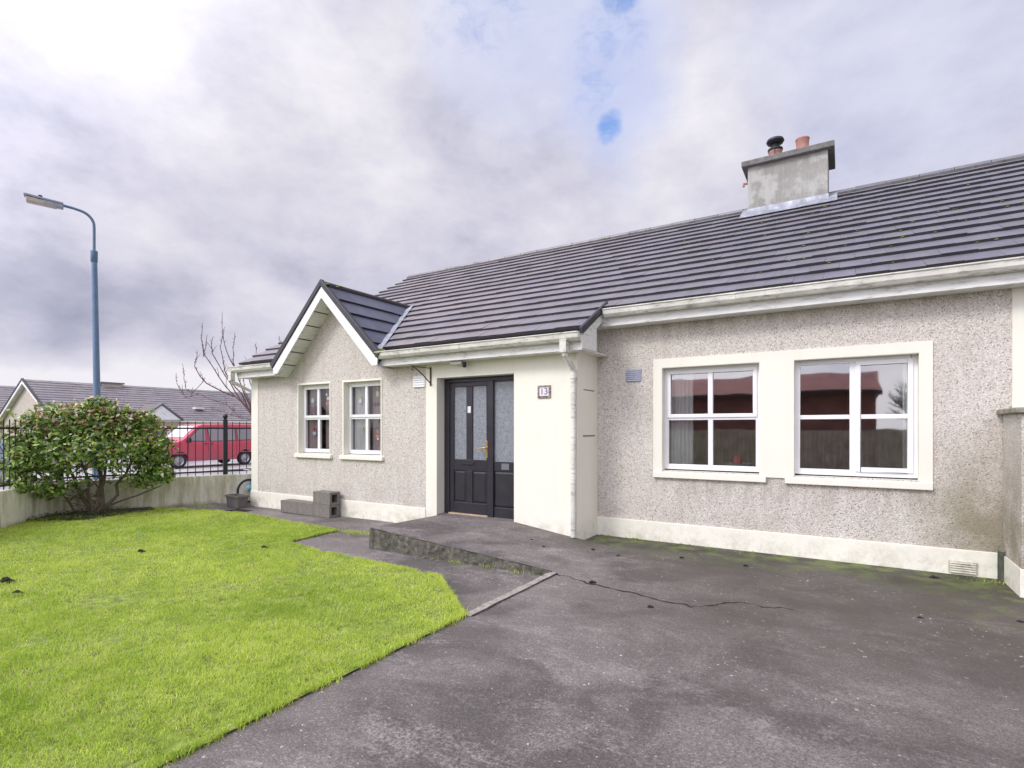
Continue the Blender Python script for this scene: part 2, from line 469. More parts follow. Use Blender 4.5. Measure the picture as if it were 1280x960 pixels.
sheet('driveway', [(-2.565, -9), (9, -9), (9, 7.08), (-2.96, 7.08), (-2.96, 6.44), (-2.6, 5.0), (-2.5, 4.9), (-2.5, 3.44), (-2.565, 3.43)], .0, M['tarmac'])
sheet('path', [(-2.504, 3.40), (-2.504, 4.96), (-2.6, 6.43), (-10.0, 6.43), (-10.0, 7.6), (-12.2, 7.6), (-12.2, 5.2), (-10.3, 5.45), (-9.28, 5.62), (-6.4, 5.38), (-6.3, 4.45), (-5.36, 4.27), (-4.2, 4.20), (-3.5, 4.16), (-2.62, 3.42)], -.004, M['tarmac'], n=5, zf=path_dip)
mb = MB(); lawn_poly = [(-2.54, -8), (-2.54, 3.44), (-2.66, 3.53), (-3.45, 4.22), (-4.14, 4.28), (-5.36, 4.34), (-6.25, 4.50), (-6.36, 5.42), (-9.28, 5.70), (-10.3, 5.55), (-11.4, 5.3), (-11.9, 4.3), (-11.8, 3.6), (-10.7, 2.7), (-8.5, .4), (-5.2, -3.2), (-4.5, -8)]
sheet('lawn', lawn_poly, .012, M['lawn_soil'])
# footpath and street beyond the boundary wall
def strip(name, x0, x1, dz, mat, y0=-60, y1=160):
    m_ = MB(); m_.face([(x0, y0, gz(x0)+dz), (x1, y0, gz(x1)+dz), (x1, y1, gz(x1)+dz), (x0, y1, gz(x0)+dz)])
    return m_.build(name, mat)
for nm, a, b, dz, mt in (('footpath', -11.9, -14.0, .02, 'footpath'), ('road', -14.0, -21.6, .0, 'street'), ('parking_bay', -21.6, -27.2, .03, 'footpath'), ('forecourt', -27.2, -46, .0, 'street')):
    strip(nm, a, b, dz, M[mt])['kind'] = 'structure'
m_ = MB(); m_.box(-14.12, -14.0, -60, 160, gz(-14)-.06, gz(-14)+.035); m_.build('kerb', M['strip'])['kind'] = 'structure'
m_ = MB(); m_.box(-21.72, -21.6, -60, 160, gz(-21.6)-.06, gz(-21.6)+.045); m_.build('kerb', M['strip'])['kind'] = 'structure'

# pale edging strip between path and drive, and the crack that runs on from it
def ribbon(name, pts, w, z, mat, kind='structure', jit=0):
    m_ = MB(); L = []; Rr = []
    for i, p in enumerate(pts):
        a = Vector(pts[max(i-1, 0)]); b = Vector(pts[min(i+1, len(pts)-1)]); d = (b-a).normalized(); n = Vector((-d.y, d.x))
        ww = w*(1+random.uniform(-jit, jit))/2
        L.append(Vector(p)+n*ww); Rr.append(Vector(p)-n*ww)
    for i in range(len(pts)-1):
        m_.face([(L[i].x, L[i].y, G(L[i].x)+z), (L[i+1].x, L[i+1].y, G(L[i+1].x)+z), (Rr[i+1].x, Rr[i+1].y, G(Rr[i+1].x)+z), (Rr[i].x, Rr[i].y, G(Rr[i].x)+z)])
    o = m_.build(name, mat); o['kind'] = kind; return o
mb = MB()
for i in range(30):
    ya, yb = 3.45+i*.05, 3.50+i*.05; xa = -2.585+random.uniform(-.006, .006); mb.box(xa, -2.505+random.uniform(-.004, .006), ya, yb, -.09, G(-2.55)+.006+random.uniform(-.003, .003))
mb.build('edging_strip', M['strip'])['kind'] = 'structure'
def wiggle(pts, n=7, amp=.018):
    out = []
    for a, b in zip(pts, pts[1:]):
        for i in range(n):
            t = i/n; out.append((a[0]+(b[0]-a[0])*t+random.gauss(0, amp*.4), a[1]+(b[1]-a[1])*t+random.gauss(0, amp)))
    out.append(pts[-1]); return out
ribbon('drive_crack', wiggle([(-2.5, 4.93), (-2.1, 4.78), (-1.72, 4.74), (-1.3, 4.62), (-1.02, 4.66), (-.82, 4.93), (-.5, 4.98), (-.2, 5.0)]), .015, .005, M['crack'], jit=.9)
ribbon('drive_crack', wiggle([(-2.50, 3.45), (-2.495, 4.93)], 16, .006), .012, .010, M['crack'], jit=.6)

# ------------------------------------------------------------------ entrance ramp
def ramp_h(x, y):
    t = (y-5.0)/(6.435-5.0)
    hf = .21 if x < -5.24 else .21*max(0, (-2.63-x)/2.61)            # along the open edge
    if x < -3.9: hb = .185
    else: hb = .185*max(0, 1-(x+3.9)/1.32)                           # along the wall
    return hf*(1-t)+hb*t
mb = MB(); nx, ny = 30, 10
gx = [-5.24+(5.24-2.56)*i/nx for i in range(nx+1)]; gy = [5.0+(1.44)*j/ny for j in range(ny+1)]
def rp(i, j):
    x, y = gx[i], gy[j]
    if i == nx: return (x+.03*math.sin(y*9), y, G(x)-.003)
    return (x, y, G(x)+.004+ramp_h(x, y))
for i in range(nx):
    for j in range(ny): mb.face([rp(i, j), rp(i+1, j), rp(i+1, j+1), rp(i, j+1)])
# entrance recess floor
mb.face([(-5.32, 6.434, G(-5)+.19), (-3.92, 6.434, G(-4)+.19), (-3.92, 6.66, G(-4)+.19), (-5.32, 6.66, G(-5)+.19)])
t = thing('entrance_ramp', 'dark concrete ramp rising to the front door with a rough mossy side', 'ramp', (-4, 5.7, 0))
mb.build('ramp_surface', M['tarmac'], t)
mb = MB()
for i in range(nx*2):
    xa = -5.245+2.63*i/(nx*2); xb = -5.245+2.63*(i+1)/(nx*2)
    ya, yb = 4.995+.012*math.sin(xa*9), 4.995+.012*math.sin(xb*9)
    mb.face([(xa, ya-.02, -.09), (xb, yb-.02, -.09), (xb, yb, G(xb)+ramp_h(xb, 5.0)+.002), (xa, ya, G(xa)+ramp_h(xa, 5.0)+.002)])
mb.face([(-5.245, 4.98, -.09), (-5.245, 6.43, -.09), (-5.245, 6.43, G(-5.2)+.19), (-5.245, 4.995, G(-5.2)+.213)])
mb.build('ramp_side', M['kerbface'], t)

# ------------------------------------------------------------------ the bungalow
H = thing('bungalow', 'long cream pebbledash bungalow with dark tiled roof, small gable and black front door', 'house', (-4.4, 6.435, 0))
def cells(x0, x1, z0, z1, holes):
    xs = sorted({x0, x1, *[h[0] for h in holes], *[h[1] for h in holes]}); zs = sorted({z0, z1, *[h[2] for h in holes], *[h[3] for h in holes]})
    for a, b in zip(xs, xs[1:]):
        for c, d in zip(zs, zs[1:]):
            cx, cz = (a+b)/2, (c+d)/2
            if x0 <= cx <= x1 and z0 <= cz <= z1 and not any(h[0] < cx < h[1] and h[2] < cz < h[3] for h in holes): yield a, b, c, d
WL1 = (-8.60, -7.74, 1.03, 2.29); WL2 = (-7.385, -6.49, 1.03, 2.29)
DO = (-5.32, -3.927, .13, 2.26)
WR1 = (-2.053, -.87, .93, 2.284); WR2 = (-.51, .67, .93, 2.284)
mb = MB()
for a, b, c, d in cells(XL, XP, -.15, 2.60, [WL1, WL2, DO]): mb.box(a, b, Y2, Y2+.16, c, d)
mb.prism([(-8.75, 2.60), (-6.37, 2.60), (-7.56, 3.80)], 'y', Y2, Y2+.16)
for a, b, c, d in cells(XP, 9, -.15, 3.02, [WR1, WR2]): mb.box(a, b, Y1, Y1+.16, c, d)
mb.prism([(Y2+.161, -.15), (Y1+.159, -.15), (Y1+.159, 3.0), (Y2+.161, roof_z(Y2+.16)-.12)], 'x', XP-.16, XP)
mb.box(XL, XL+.16, Y2+.161, 15.9, -.15, 2.60)
mb.prism([(6.5, 2.60), (15.9, 2.60), (RIDGE_Y, RIDGE_Z-.1)], 'x', XL, XL+.16)
mb.box(XL+.161, 9, 15.74, 15.9, -.15, 2.7); mb.box(8.84, 9, Y1+.16, 15.73, -.15, 2.9)
mb.build('wall', M['pebble'], H)
# smooth cream porch front and side, corner strips, plinths, window surround
mb = MB()
for a, b, c, d in cells(-5.53, XP+.006, -.1, 2.50, [DO]): mb.box(a, b, Y2-.007, Y2-.0005, c, d)
mb.prism([(Y2-.0068, -.1), (Y1-.001, -.1), (Y1-.001, 3.0), (Y2-.0068, 2.66)], 'x', XP+.0005, XP+.007)
# door reveal
mb.box(DO[0]-.006, DO[0]+.004, Y2-.006, Y2+.26, DO[2], DO[3]); mb.box(DO[1]-.004, DO[1]+.006, Y2-.006, Y2+.26, DO[2], DO[3]); mb.box(DO[0]+.004, DO[1]-.004, Y2-.006, Y2+.26, DO[3]-.004, DO[3]+.006)
mb.build('porch_render', M['cream'], H)
mb = MB(); mb.box(XL-.006, -9.84, Y2-.007, Y2-.0005, .2, 2.5); mb.box(XL-.007, XL-.0005, Y2-.0068, Y2+.4, .2, 2.5)
mb.build('corner_strip', M['quoin'], H)
mb = MB(); mb.box(XR+.07, XR+.34, Y1-.007, Y1-.0005, -.1, 2.92); mb.build('corner_strip', M['quoin'], H)
mb = MB(); mb.box(XL-.018, -5.531, Y2-.02, Y2-.0005, -.15, .25); mb.box(XL-.018, XL-.0005, Y2, 9, -.15, .25); mb.build('plinth', M['cream'], H, bevel=.006)
mb = MB(); mb.box(XP+.008, XR-.04, Y1-.022, Y1-.0005, -.15, .25); mb.build('plinth', M['cream'], H, bevel=.006)
mb = MB()
for a, b, c, d in cells(-2.165, .78, .90, 2.40, [(WR1[0], WR1[1], 0.5, WR1[3]), (WR2[0], WR2[1], 0.5, WR2[3])]): mb.box(a, b, Y1-.018, Y1-.0005, c, d)
mb.build('window_surround', M['quoin'], H)
def reveal(w, y):
    m_ = MB(); d = .13
    m_.box(w[0]-.002, w[0]+.006, y-.016, y+d, w[2], w[3]); m_.box(w[1]-.006, w[1]+.002, y-.016, y+d, w[2], w[3]); m_.box(w[0]+.006, w[1]-.006, y-.016, y+d, w[3]-.006, w[3]+.002)
    return m_
for w in (WL1, WL2):
    m_ = reveal(w, Y2); m_.box(w[0]-.028, w[0]-.002, Y2-.010, Y2-.0005, w[2]-.01, w[3]+.026); m_.box(w[1]+.002, w[1]+.02, Y2-.010, Y2-.0005, w[2]-.01, w[3]+.026); m_.box(w[0]-.002, w[1]+.002, Y2-.010, Y2-.0005, w[3]+.002, w[3]+.026)
    m_.build('window_reveal', M['quoin'], H)
for w in (WR1, WR2): reveal(w, Y1).build('window_reveal', M['quoin'], H)
# rooms seen through the glass
mb = MB()
for (x0, x1, y0, y1) in ((-9.8, -5.6, Y2+.17, 9.6), (-3.05+.25, 1.2, Y1+.17, 10.4)):
    mb.box(x0, x1, y1, y1+.05, .1, 2.55); mb.box(x0-.05, x0, y0, y1, .1, 2.55); mb.box(x1, x1+.05, y0, y1, .1, 2.55)
    mb.box(x0, x1, y0, y1, 2.5, 2.55); mb.box(x0, x1, y0, y1, .05, .1)
    mb.build('room', M['room'], H); mb = MB()

def pane_set(frame, y, rects):
    for (a, b, c, d) in rects:
        m_ = MB(); m_.face([(a-.004, y+.03, c-.004), (b+.004, y+.03, c-.004), (b+.004, y+.03, d+.004), (a-.004, y+.03, d+.004)]); m_.build('pane', M['glass_clear' if y < 6.8 else 'glass'], frame)
def window(w, y, style, sill):
    """white plastic window; style says which of the four lights open"""
    x0, x1, z0, z1 = w[0]+.004, w[1]-.004, w[2]+.02, w[3]-.004
    fy = y+.10; m_ = MB()
    fw = .055; xm = (x0+x1)/2; zm = z0+(z1-z0)*.50
    def bar(a, b, c, d, p=0, q=.06): m_.box(a, b, fy-p, fy+q, c, d)
    bar(x0, x0+fw, z0, z1); bar(x1-fw, x1, z0, z1); bar(x0+fw, x1-fw, z0, z0+fw+.01); bar(x0+fw, x1-fw, z1-fw, z1)
    rects = []
    if style == 'awning':      # top pair in one opening sash, bottom pair fixed
        bar(x0+fw, x1-fw, zm-.022, zm+.022)
        sx0, sx1, sz0, sz1 = x0+fw-.015, x1-fw+.015, zm+.012, z1-fw+.015
        s = .045
        bar(sx0, sx0+s, sz0, sz1, .016, -.001); bar(sx1-s, sx1, sz0, sz1, .016, -.001); bar(sx0+s, sx1-s, sz0, sz0+s, .016, -.001); bar(sx0+s, sx1-s, sz1-s, sz1, .016, -.001)
        bar(xm-.030, xm+.030, sz0+s, sz1-s, .010, .04); bar(xm-.030, xm+.030, z0+fw+.01, zm-.022, -.002, .05)
        rects = [(sx0+s, xm-.03, sz0+s, sz1-s), (xm+.03, sx1-s, sz0+s, sz1-s), (x0+fw, xm-.03, z0+fw+.01, zm-.022), (xm+.03, x1-fw, z0+fw+.01, zm-.022)]
    else:                      # left pair fixed, right pair in a side-hung sash
        bar(xm-.035, xm+.035, z0+fw+.01, z1-fw)
        bar(x0+fw, xm-.035, zm-.025, zm+.025, -.002)
        sx0, sx1, sz0, sz1 = xm+.02, x1-fw+.015, z0+fw-.005, z1-fw+.015; s = .05
        bar(sx0, sx0+s, sz0, sz1, .016, -.001); bar(sx1-s, sx1, sz0, sz1, .016, -.001); bar(sx0+s, sx1-s, sz0, sz0+s, .016, -.001); bar(sx0+s, sx1-s, sz1-s, sz1, .016, -.001)
        bar(sx0+s, sx1-s, zm-.025, zm+.025, .010, .04)
        rects = [(x0+fw, xm-.035, zm+.025, z1-fw), (x0+fw, xm-.035, z0+fw+.01, zm-.025), (sx0+s, sx1-s, zm+.025, sz1-s), (sx0+s, sx1-s, sz0+s, zm-.025)]
    fr = m_.build('window', M['white'], H, bevel=.004)
    pane_set(fr, fy-.01, rects)
    m_ = MB(); a, b, c, d, e = sill
    m_.prism([(y-e, c), (y+.12, c), (y+.12, d+.01), (y-e, d-.012)], 'x', a, b); m_.build('sill', M['quoin'], fr, bevel=.006)
    # dark gap under the frame
    m_ = MB(); m_.box(x0+.01, x1-.01, fy+.004, fy+.05, d-.002, z0-.001); m_.build('gap_seal', M['dark'], fr)
    return fr
wl1 = window(WL1, Y2, 'awning', (WL1[0]-.08, WL1[1]+.06, .955, 1.03, .05))
wl2 = window(WL2, Y2, 'awning', (WL2[0]-.08, WL2[1]+.06, .955, 1.03, .05))
wr1 = window(WR1, Y1, 'awning', (-2.165, -.80, .84, .925, .045))
wr2 = window(WR2, Y1, 'casement', (-.60, .78, .84, .925, .045))
wl1['label'] = 'small white window left of the pair under the gable'; wl2['label'] = 'small white window right of the pair under the gable'
wr1['label'] = 'wide white window with opening top light, nearer the porch'; wr2['label'] = 'wide white window with side-hung sash, nearer the garden pier'

# coloured paper decorations stuck inside the small windows
def deco(fr, x, z, c, r, sh='disc'):
    r *= .78; c = tuple(.7*v+.3*.45 for v in c)
    m_ = MB(); y = Y2+.135; n = 12
    pts = [(x+r*math.cos(2*math.pi*k/n)*(1 if sh == 'disc' else .8), z+r*math.sin(2*math.pi*k/n)*(1 if sh == 'disc' else 1.3)) for k in range(n)]
    if sh == 'half': pts = [(x+r*math.cos(math.pi+math.pi*k/8), z+r*math.sin(math.pi+math.pi*k/8)) for k in range(9)]
    m_.prism(pts, 'y', y, y+.002); m_.build('window_sticker', flat('paper', c), fr)
red, grn, wht, blu, org = (.6, .05, .08), (.35, .55, .06), (.8, .78, .78), (.35, .6, .7), (.75, .22, .06)
for fr, x, z, c, r, s in ((wl1, -8.33, 1.42, blu, .075, 'half'), (wl1, -8.33, 1.46, red, .055, 'disc'), (wl1, -8.33, 1.47, wht, .03, 'disc'), (wl1, -8.38, 2.0, blu, .055, 'disc'),
                          (wl1, -7.98, 1.94, red, .05, 'disc'), (wl1, -7.96, 2.03, wht, .04, 'disc'), (wl1, -8.0, 2.1, wht, .03, 'disc'),
                          (wl2, -7.12, 2.03, grn, .035, 'leaf'), (wl2, -7.13, 1.96, wht, .05, 'disc'), (wl2, -6.72, 2.07, grn, .055, 'leaf'), (wl2, -6.72, 2.17, red, .035, 'disc'),
                          (wl2, -7.08, 1.50, grn, .04, 'leaf'), (wl2, -6.72, 1.38, org, .065, 'half'), (wl2, -6.72, 1.43, grn, .03, 'leaf'), (wl2, -6.71, 1.31, wht, .03, 'disc')):
    deco(fr, x, z, c, r, s)

# front door -------------------------------------------------------
DY = 6.61; dz = .165
mb = MB()
def dbar(m_, a, b, c, d, p=0, q=.05): m_.box(a, b, DY-p, DY+q, c, d)
dbar(mb, -5.316, -5.215, dz, 2.255, .0, .08); dbar(mb, -5.215, -3.94, 2.19, 2.255, .0, .08); dbar(mb, -4.49, -4.395, dz, 2.19, .012, .08); dbar(mb, -4.03, -3.932, dz, 2.19, .0, .08)
dbar(mb, -5.215, -4.49, dz, dz+.012, .0, .08)
# sidelight rails
dbar(mb, -4.395, -4.03, dz, dz+.16, -.012); dbar(mb, -4.395, -4.03, .86, 1.0, -.012); dbar(mb, -4.395, -4.03, 2.17, 2.19, -.012)
door = mb.build('front_door', M['door'], H, bevel=.004)
door['label'] = 'near-black panelled front door with frosted glass and a glazed side panel'
mb = MB()   # the leaf
L0, L1 = -5.208, -4.497
for a, b, c, d in ((L0, -5.137, dz+.03, 2.185), (-4.898, -4.783, 1.015, 2.122), (-4.524, L1, dz+.03, 2.185), (-5.137, -4.524, 2.122, 2.185), (-5.137, -4.524, .845, 1.015), (-5.137, -4.524, dz+.03, .36), (-4.898, -4.783, .36, .845)):
    mb.box(a, b, DY+.012, DY+.055, c, d)
mb.build('door_leaf', M['door'], door, bevel=.005)
def panel(x0, x1, z0, z1):
    m_ = MB(); y = DY+.026
    m_.box(x0-.003, x1+.003, y, y+.02, z0-.003, z1+.003)
    s = .035; a = [(x0+.012, z0+.012), (x1-.012, z0+.012), (x1-.012, z1-.012), (x0+.012, z1-.012)]; b = [(x0+s, z0+s), (x1-s, z0+s), (x1-s, z1-s), (x0+s, z1-s)]
    for i in range(4):
        j = (i+1) % 4; m_.face([(a[i][0], y-.001, a[i][1]), (a[j][0], y-.001, a[j][1]), (b[j][0], y-.018, b[j][1]), (b[i][0], y-.018, b[i][1])])
    m_.face([(p[0], y-.018, p[1]) for p in b]); m_.build('door_panel', M['door'], door)
panel(-5.137, -4.898, .36, .845); panel(-4.783, -4.524, .36, .845); panel(-4.395, -4.03, .325, .86)
for a, b, c, d in ((-5.137, -4.898, 1.015, 2.122), (-4.783, -4.524, 1.015, 2.122), (-4.395, -4.03, 1.0, 2.17)):
    m_ = MB(); m_.box(a-.002, b+.002, DY+.03, DY+.036, c-.002, d+.002); m_.build('door_glass', M['frost'], door)
m_ = MB(); m_.box(-4.99, -4.75, DY+.004, DY+.011, .925, .985); m_.box(-4.965, -4.775, DY-.001, DY+.004, .94, .955); m_.build('letterbox', M['black'], door, bevel=.002)
m_ = MB(); m_.box(-4.535, -4.50, DY-.0, DY+.011, 1.05, 1.30); m_.tube([(-4.517, DY, 1.20), (-4.517, DY-.05, 1.20), (-4.54, DY-.055, 1.198), (-4.64, DY-.055, 1.185)], .010, 8); m_.build('door_handle', M['brass'], door, bevel=.003)
m_ = MB(); m_.box(-4.87, -4.81, DY+.006, DY+.0115, 1.72, 1.82); m_.build('door_label', M['sticker'], door, bevel=.002)
m_ = MB(); m_.box(-4.26, -4.13, DY+.006, DY+.0115, .885, .975); m_.build('door_plate', paint('grey_plate', (.16, .16, .19), .4), door)
m_ = MB(); m_.box(-5.212, -4.492, DY-.03, DY+.05, dz-.012, dz+.028); m_.build('threshold', M['sill'], door, bevel=.004)
m_ = MB(); m_.box(-5.33, -3.90, DY+.12, DY+.13, .1, 2.3); m_.build('dark_hallway', M['roomdark'], H)

# roof --------------------------------------------------------------
def tile_course(m_, x0, x1, place, tw, off, thick=.054, gap=.002, mul=1):
    """place(x, s, h): point at distance x along the course, s (0..1) up the tile, h above the deck"""
    k0 = math.floor((x0-off)/tw)
    k = k0
    while True:
        a = max(x0, off+k*tw)+gap*.5; b = min(x1, off+(k+1)*tw)-gap*.5
        if off+k*tw >= x1: break
        if b-a > .01:
            g = random.gauss(1, .04); tint = (g*random.uniform(.97, 1.04), g, g*random.uniform(.97, 1.06))
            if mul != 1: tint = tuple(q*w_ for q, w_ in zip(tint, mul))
            j = random.uniform(-.004, .004); h0 = thick+j+random.uniform(-.002, .003)
            h1 = thick*.35
            A, B = place(a, 0+j, h0), place(b, 0+j, h0); Cc, D = place(b, 1.05, h1), place(a, 1.05, h1)
            A0, B0 = place(a, j, 0.0), place(b, j, 0.0); C0, D0 = place(b, 1.05, -.01), place(a, 1.05, -.01)
            m_.face([A, B, Cc, D], tint); m_.face([A0, B0, B, A], (tint[0]*.20, tint[1]*.18, tint[2]*.19)); m_.face([B0, C0, Cc, B], tint); m_.face([A, D, D0, A0], tint)  # front edge darkened in the tint: painted shadow line between courses
        k += 1
SL = math.sqrt(1+PITCH**2)
uy, uz = 1/SL, PITCH/SL               # up the slope
ny_, nz_ = -PITCH/SL, 1/SL            # out of the slope
GX0, APZ, GXC = 6.10, 3.93, -7.56     # small gable: front verge plane, ridge height, centre
slope_len = (RIDGE_Y-E2Y)*SL
NC = 15; gauge = slope_len/NC
mb = MB(); XV = -2.77; XVL = -10.2
for k in range(-2, NC):
    s0 = k*gauge
    def place(x, s, h, s0=s0):
        d = s0+s*gauge
        return (x, E2Y+d*uy+h*ny_, E2Z-.03+d*uz+h*nz_)
    zmid = E2Z+(s0+gauge*.35)*uz
    if k < 0: ivs = [(XVL, XV)]
    else: ivs = [(XVL, 9)]
    hw = (APZ-.06)-zmid                # half width of the small gable at this height
    out = []
    for a, b in ivs:
        if hw > 0: out += [(a, GXC-hw), (GXC+hw, b)]
        else: out.append((a, b))
    for a, b in out:
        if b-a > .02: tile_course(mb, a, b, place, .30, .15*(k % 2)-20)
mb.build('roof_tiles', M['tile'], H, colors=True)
# deck under the tiles, back slope, ridge
mb = MB()
def deck(x0, x1, y0, y1): mb.prism([(y0, roof_z(y0)-.05), (y1, roof_z(y1)-.05), (y1, roof_z(y1)-.09), (y0, roof_z(y0)-.09)], 'x', x0, x1)
deck(XVL+.02, -8.9, E1Y+.02, RIDGE_Y); deck(-6.2, XV-.02, E1Y+.02, E2Y+.1); deck(-8.9, -6.2, 8.0, RIDGE_Y); deck(-6.2, 9, E2Y+.1, RIDGE_Y)
mb.prism([(RIDGE_Y, RIDGE_Z-.02), (16.2, RIDGE_Z-.02-(16.2-RIDGE_Y)*PITCH), (16.2, RIDGE_Z-.08-(16.2-RIDGE_Y)*PITCH), (RIDGE_Y, RIDGE_Z-.08)], 'x', XVL, 9)
mb.build('roof_deck', M['verge'], H)
mb = MB(); x = XVL
while x < 9:
    l = .45; g = random.gauss(1, .1); z = RIDGE_Z-.035+random.uniform(-.004, .004); prof = []
    for q in range(9):
        a = math.pi*q/8; prof.append((RIDGE_Y+.125*math.cos(a), z+.085*math.sin(a)))
    n = len(prof)
    for q in range(n-1):
        mb.face([(x, *prof[q]), (x+l-.008, *prof[q]), (x+l-.008, *prof[q+1]), (x, *prof[q+1])], (g, g, g))
    mb.face([(x, *p) for p in prof], (g, g, g)); x += l
mb.build('ridge_tiles', M['tile'], H, colors=True)
mb = MB(); mb.box(XVL, 9, RIDGE_Y-.15, RIDGE_Y-.10, RIDGE_Z-.10, RIDGE_Z-.035); mb.build('ridge_mortar', M['mortar'], H)

# small gable roof
gs = math.sqrt(2); gh = APZ-2.62
ncg = 5; gg = gh*gs/ncg
for side in (1, -1):
    mb = MB()
    for k in range(ncg):
        s0 = k*gg
        def place(y, s, h, s0=s0, side=side):
            d = s0+s*gg; c = 1/gs
            return (GXC+side*(gh+.04-d*c)+side*h*c, y, 2.58+d*c+h*c)
        zt = 2.58+(s0+gg*.5)/gs
        yv = E1Y+(zt-E1Z)/PITCH+.12
        tile_course(mb, GX0+.02, yv, place, .30, .15*(k % 2), .05, .004, (.36, .42, .58))  # darker, bluer tint paints in the dark sky these slopes reflect
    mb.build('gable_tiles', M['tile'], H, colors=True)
mb = MB()
for side in (1, -1):
    A = (GXC, GX0+.02, APZ-.045); B = (GXC+side*gh, GX0+.02, 2.575); Cc = (GXC+side*gh, 6.3, 2.575); D = (GXC, 8.35, APZ-.045)
    mb.face([A, B, Cc, D]); mb.face([(p[0], p[1], p[2]-.03) for p in (A, B, Cc, D)])
mb.build('gable_deck', M['verge'], H)
mb = MB(); mb.tube([(GXC, GX0, APZ+.0), (GXC, 8.3, APZ+.0)], .065, 12); mb.build('gable_ridge', M['verge'], H, smooth=True)
for side in (1, -1):       # dark verge caps, white bargeboards, soffit under the overhang
    P0 = (GXC, APZ); P1 = (GXC+side*(gh+.03), 2.60)
    def off(p, d): return (p[0]+side*d/gs, p[1]+d/gs)
    mb = MB(); mb.prism([off(P0, -.02), off(P1, -.02), off(P1, .075), (P0[0], P0[1]+.09), ], 'y', GX0-.025, GX0+.05); mb.build('verge_cap', M['verge'], H, bevel=.008)
    mb = MB(); mb.prism([(P0[0], P0[1]-.035), off(P1, -.022), (P1[0]-side*.03, P1[1]-.12), (P1[0]-side*.14, P1[1]-.12), (P0[0], P0[1]-.225)], 'y', GX0-.004, GX0+.018); mb.build('bargeboard', M['white'], H, bevel=.003)
    mb = MB(); npan = 6
    for q in range(npan):
        t0, t1 = q/npan+.006, (q+1)/npan-.006
        a = (P0[0]+(P1[0]-P0[0])*t0, P0[1]-.215+(P1[1]-P0[1]+.05)*t0); b = (P0[0]+(P1[0]-P0[0])*t1, P0[1]-.215+(P1[1]-P0[1]+.05)*t1)
        mb.face([(a[0], GX0+.018, a[1]), (b[0], GX0+.018, b[1]), (b[0], Y2, b[1]), (a[0], Y2, a[1])])
    mb.build('gable_soffit', M['fascia'], H)
    # lead valley
    zlo, zhi = 2.70, APZ+.02
    def V(z, dx): yv = E1Y+(z-E1Z)/PITCH; return (GXC+side*(APZ-z+dx), yv+.02, z+.035+(.012 if dx > .0 else .02))
    mb = MB(); 
    mb.face([V(zlo, -.03), V(zlo, .12), V(zhi, .10), V(zhi, -.03)]); mb.build('valley_flashing', M['lead'], H)

# eaves: gutter, fascia, soffit
def eaves(x0, x1, ty, tz, wall, g0=None, g1=None):
    g0 = x0 if g0 is None else g0; g1 = x1 if g1 is None else g1
    m_ = MB(); m_.box(x0, x1, ty+.012, ty+.03, tz-.25, tz-.045); m_.build('fascia', M['fascia'], H, bevel=.003)
    m_ = MB(); m_.box(x0, x1, ty+.031, wall-.001, tz-.248, tz-.236); m_.build('soffit', M['fascia'], H)
    prof = [(ty+.008, tz-.045), (ty+.006, tz-.125), (ty-.02, tz-.145), (ty-.07, tz-.140), (ty-.098, tz-.105), (ty-.105, tz-.055), (ty-.118, tz-.045), (ty-.118, tz-.033), (ty-.100, tz-.033), (ty-.094, tz-.05), (ty-.088, tz-.10), (ty-.066, tz-.128), (ty-.022, tz-.132), (ty-.004, tz-.12), (ty-.003, tz-.045)]
    m_ = MB(); m_.prism(prof, 'x', g0, g1)
    for xe in (g0, g1): m_.prism([(p[0], p[1]) for p in prof[:9]], 'x', xe-.006, xe+.006)
    x = g0+1.6
    while x < g1-.4:      # union brackets
        m_.prism([(p[0]-.004*(1 if i > 2 else 0), p[1]-.004) for i, p in enumerate(prof[:9])], 'x', x, x+.05); x += 2.9
    m_.build('gutter', M['gutter'], H)
eaves(-10.12, -8.84, E1Y, E1Z, Y2, -10.28, -8.93)
eaves(-6.30, -2.79, E1Y, E1Z, Y2, -6.28, -2.80)
eaves(XP+.012, 9, E2Y, E2Z, Y1, -2.74, 9)
# boxed verge end over the porch
mb = MB(); mb.prism([(6.18, 2.485), (6.64, 2.50), (6.64, 2.80), (7.09, 3.06), (7.09, 3.18), (6.16, 2.64)], 'x', -2.80, -2.782); mb.build('bargeboard', M['fascia'], H, bevel=.003)
mb = MB(); mb.prism([(E1Y-.05, E1Z-.06), (6.98, roof_z(6.98)-.03), (6.98, roof_z(6.98)+.045), (E1Y-.06, E1Z+.02)], 'x', XV-.03, XV+.012); mb.build('verge_cap', M['verge'], H, bevel=.006)
mb = MB(); mb.box(-2.96, -2.80, 6.2, Y1-.001, 2.485, 2.498); mb.build('soffit', M['fascia'], H)
mb = MB(); mb.box(-10.15, -10.055, 6.2, Y2+.5, 2.47, 2.50); mb.prism([(6.19, 2.475), (6.8, 2.62), (6.8, 2.90), (6.19, 2.64)], 'x', -10.14, -10.125); mb.build('bargeboard', M['fascia'], H)
# left verge of main roof
mb = MB(); mb.prism([(E1Y+.1, roof_z(E1Y+.1)-.09), (RIDGE_Y, RIDGE_Z-.09), (RIDGE_Y, RIDGE_Z-.05), (E1Y+.1, roof_z(E1Y+.1)-.05)], 'x', XVL+.02, XVL+.05); mb.build('verge_cap', M['verge'], H)
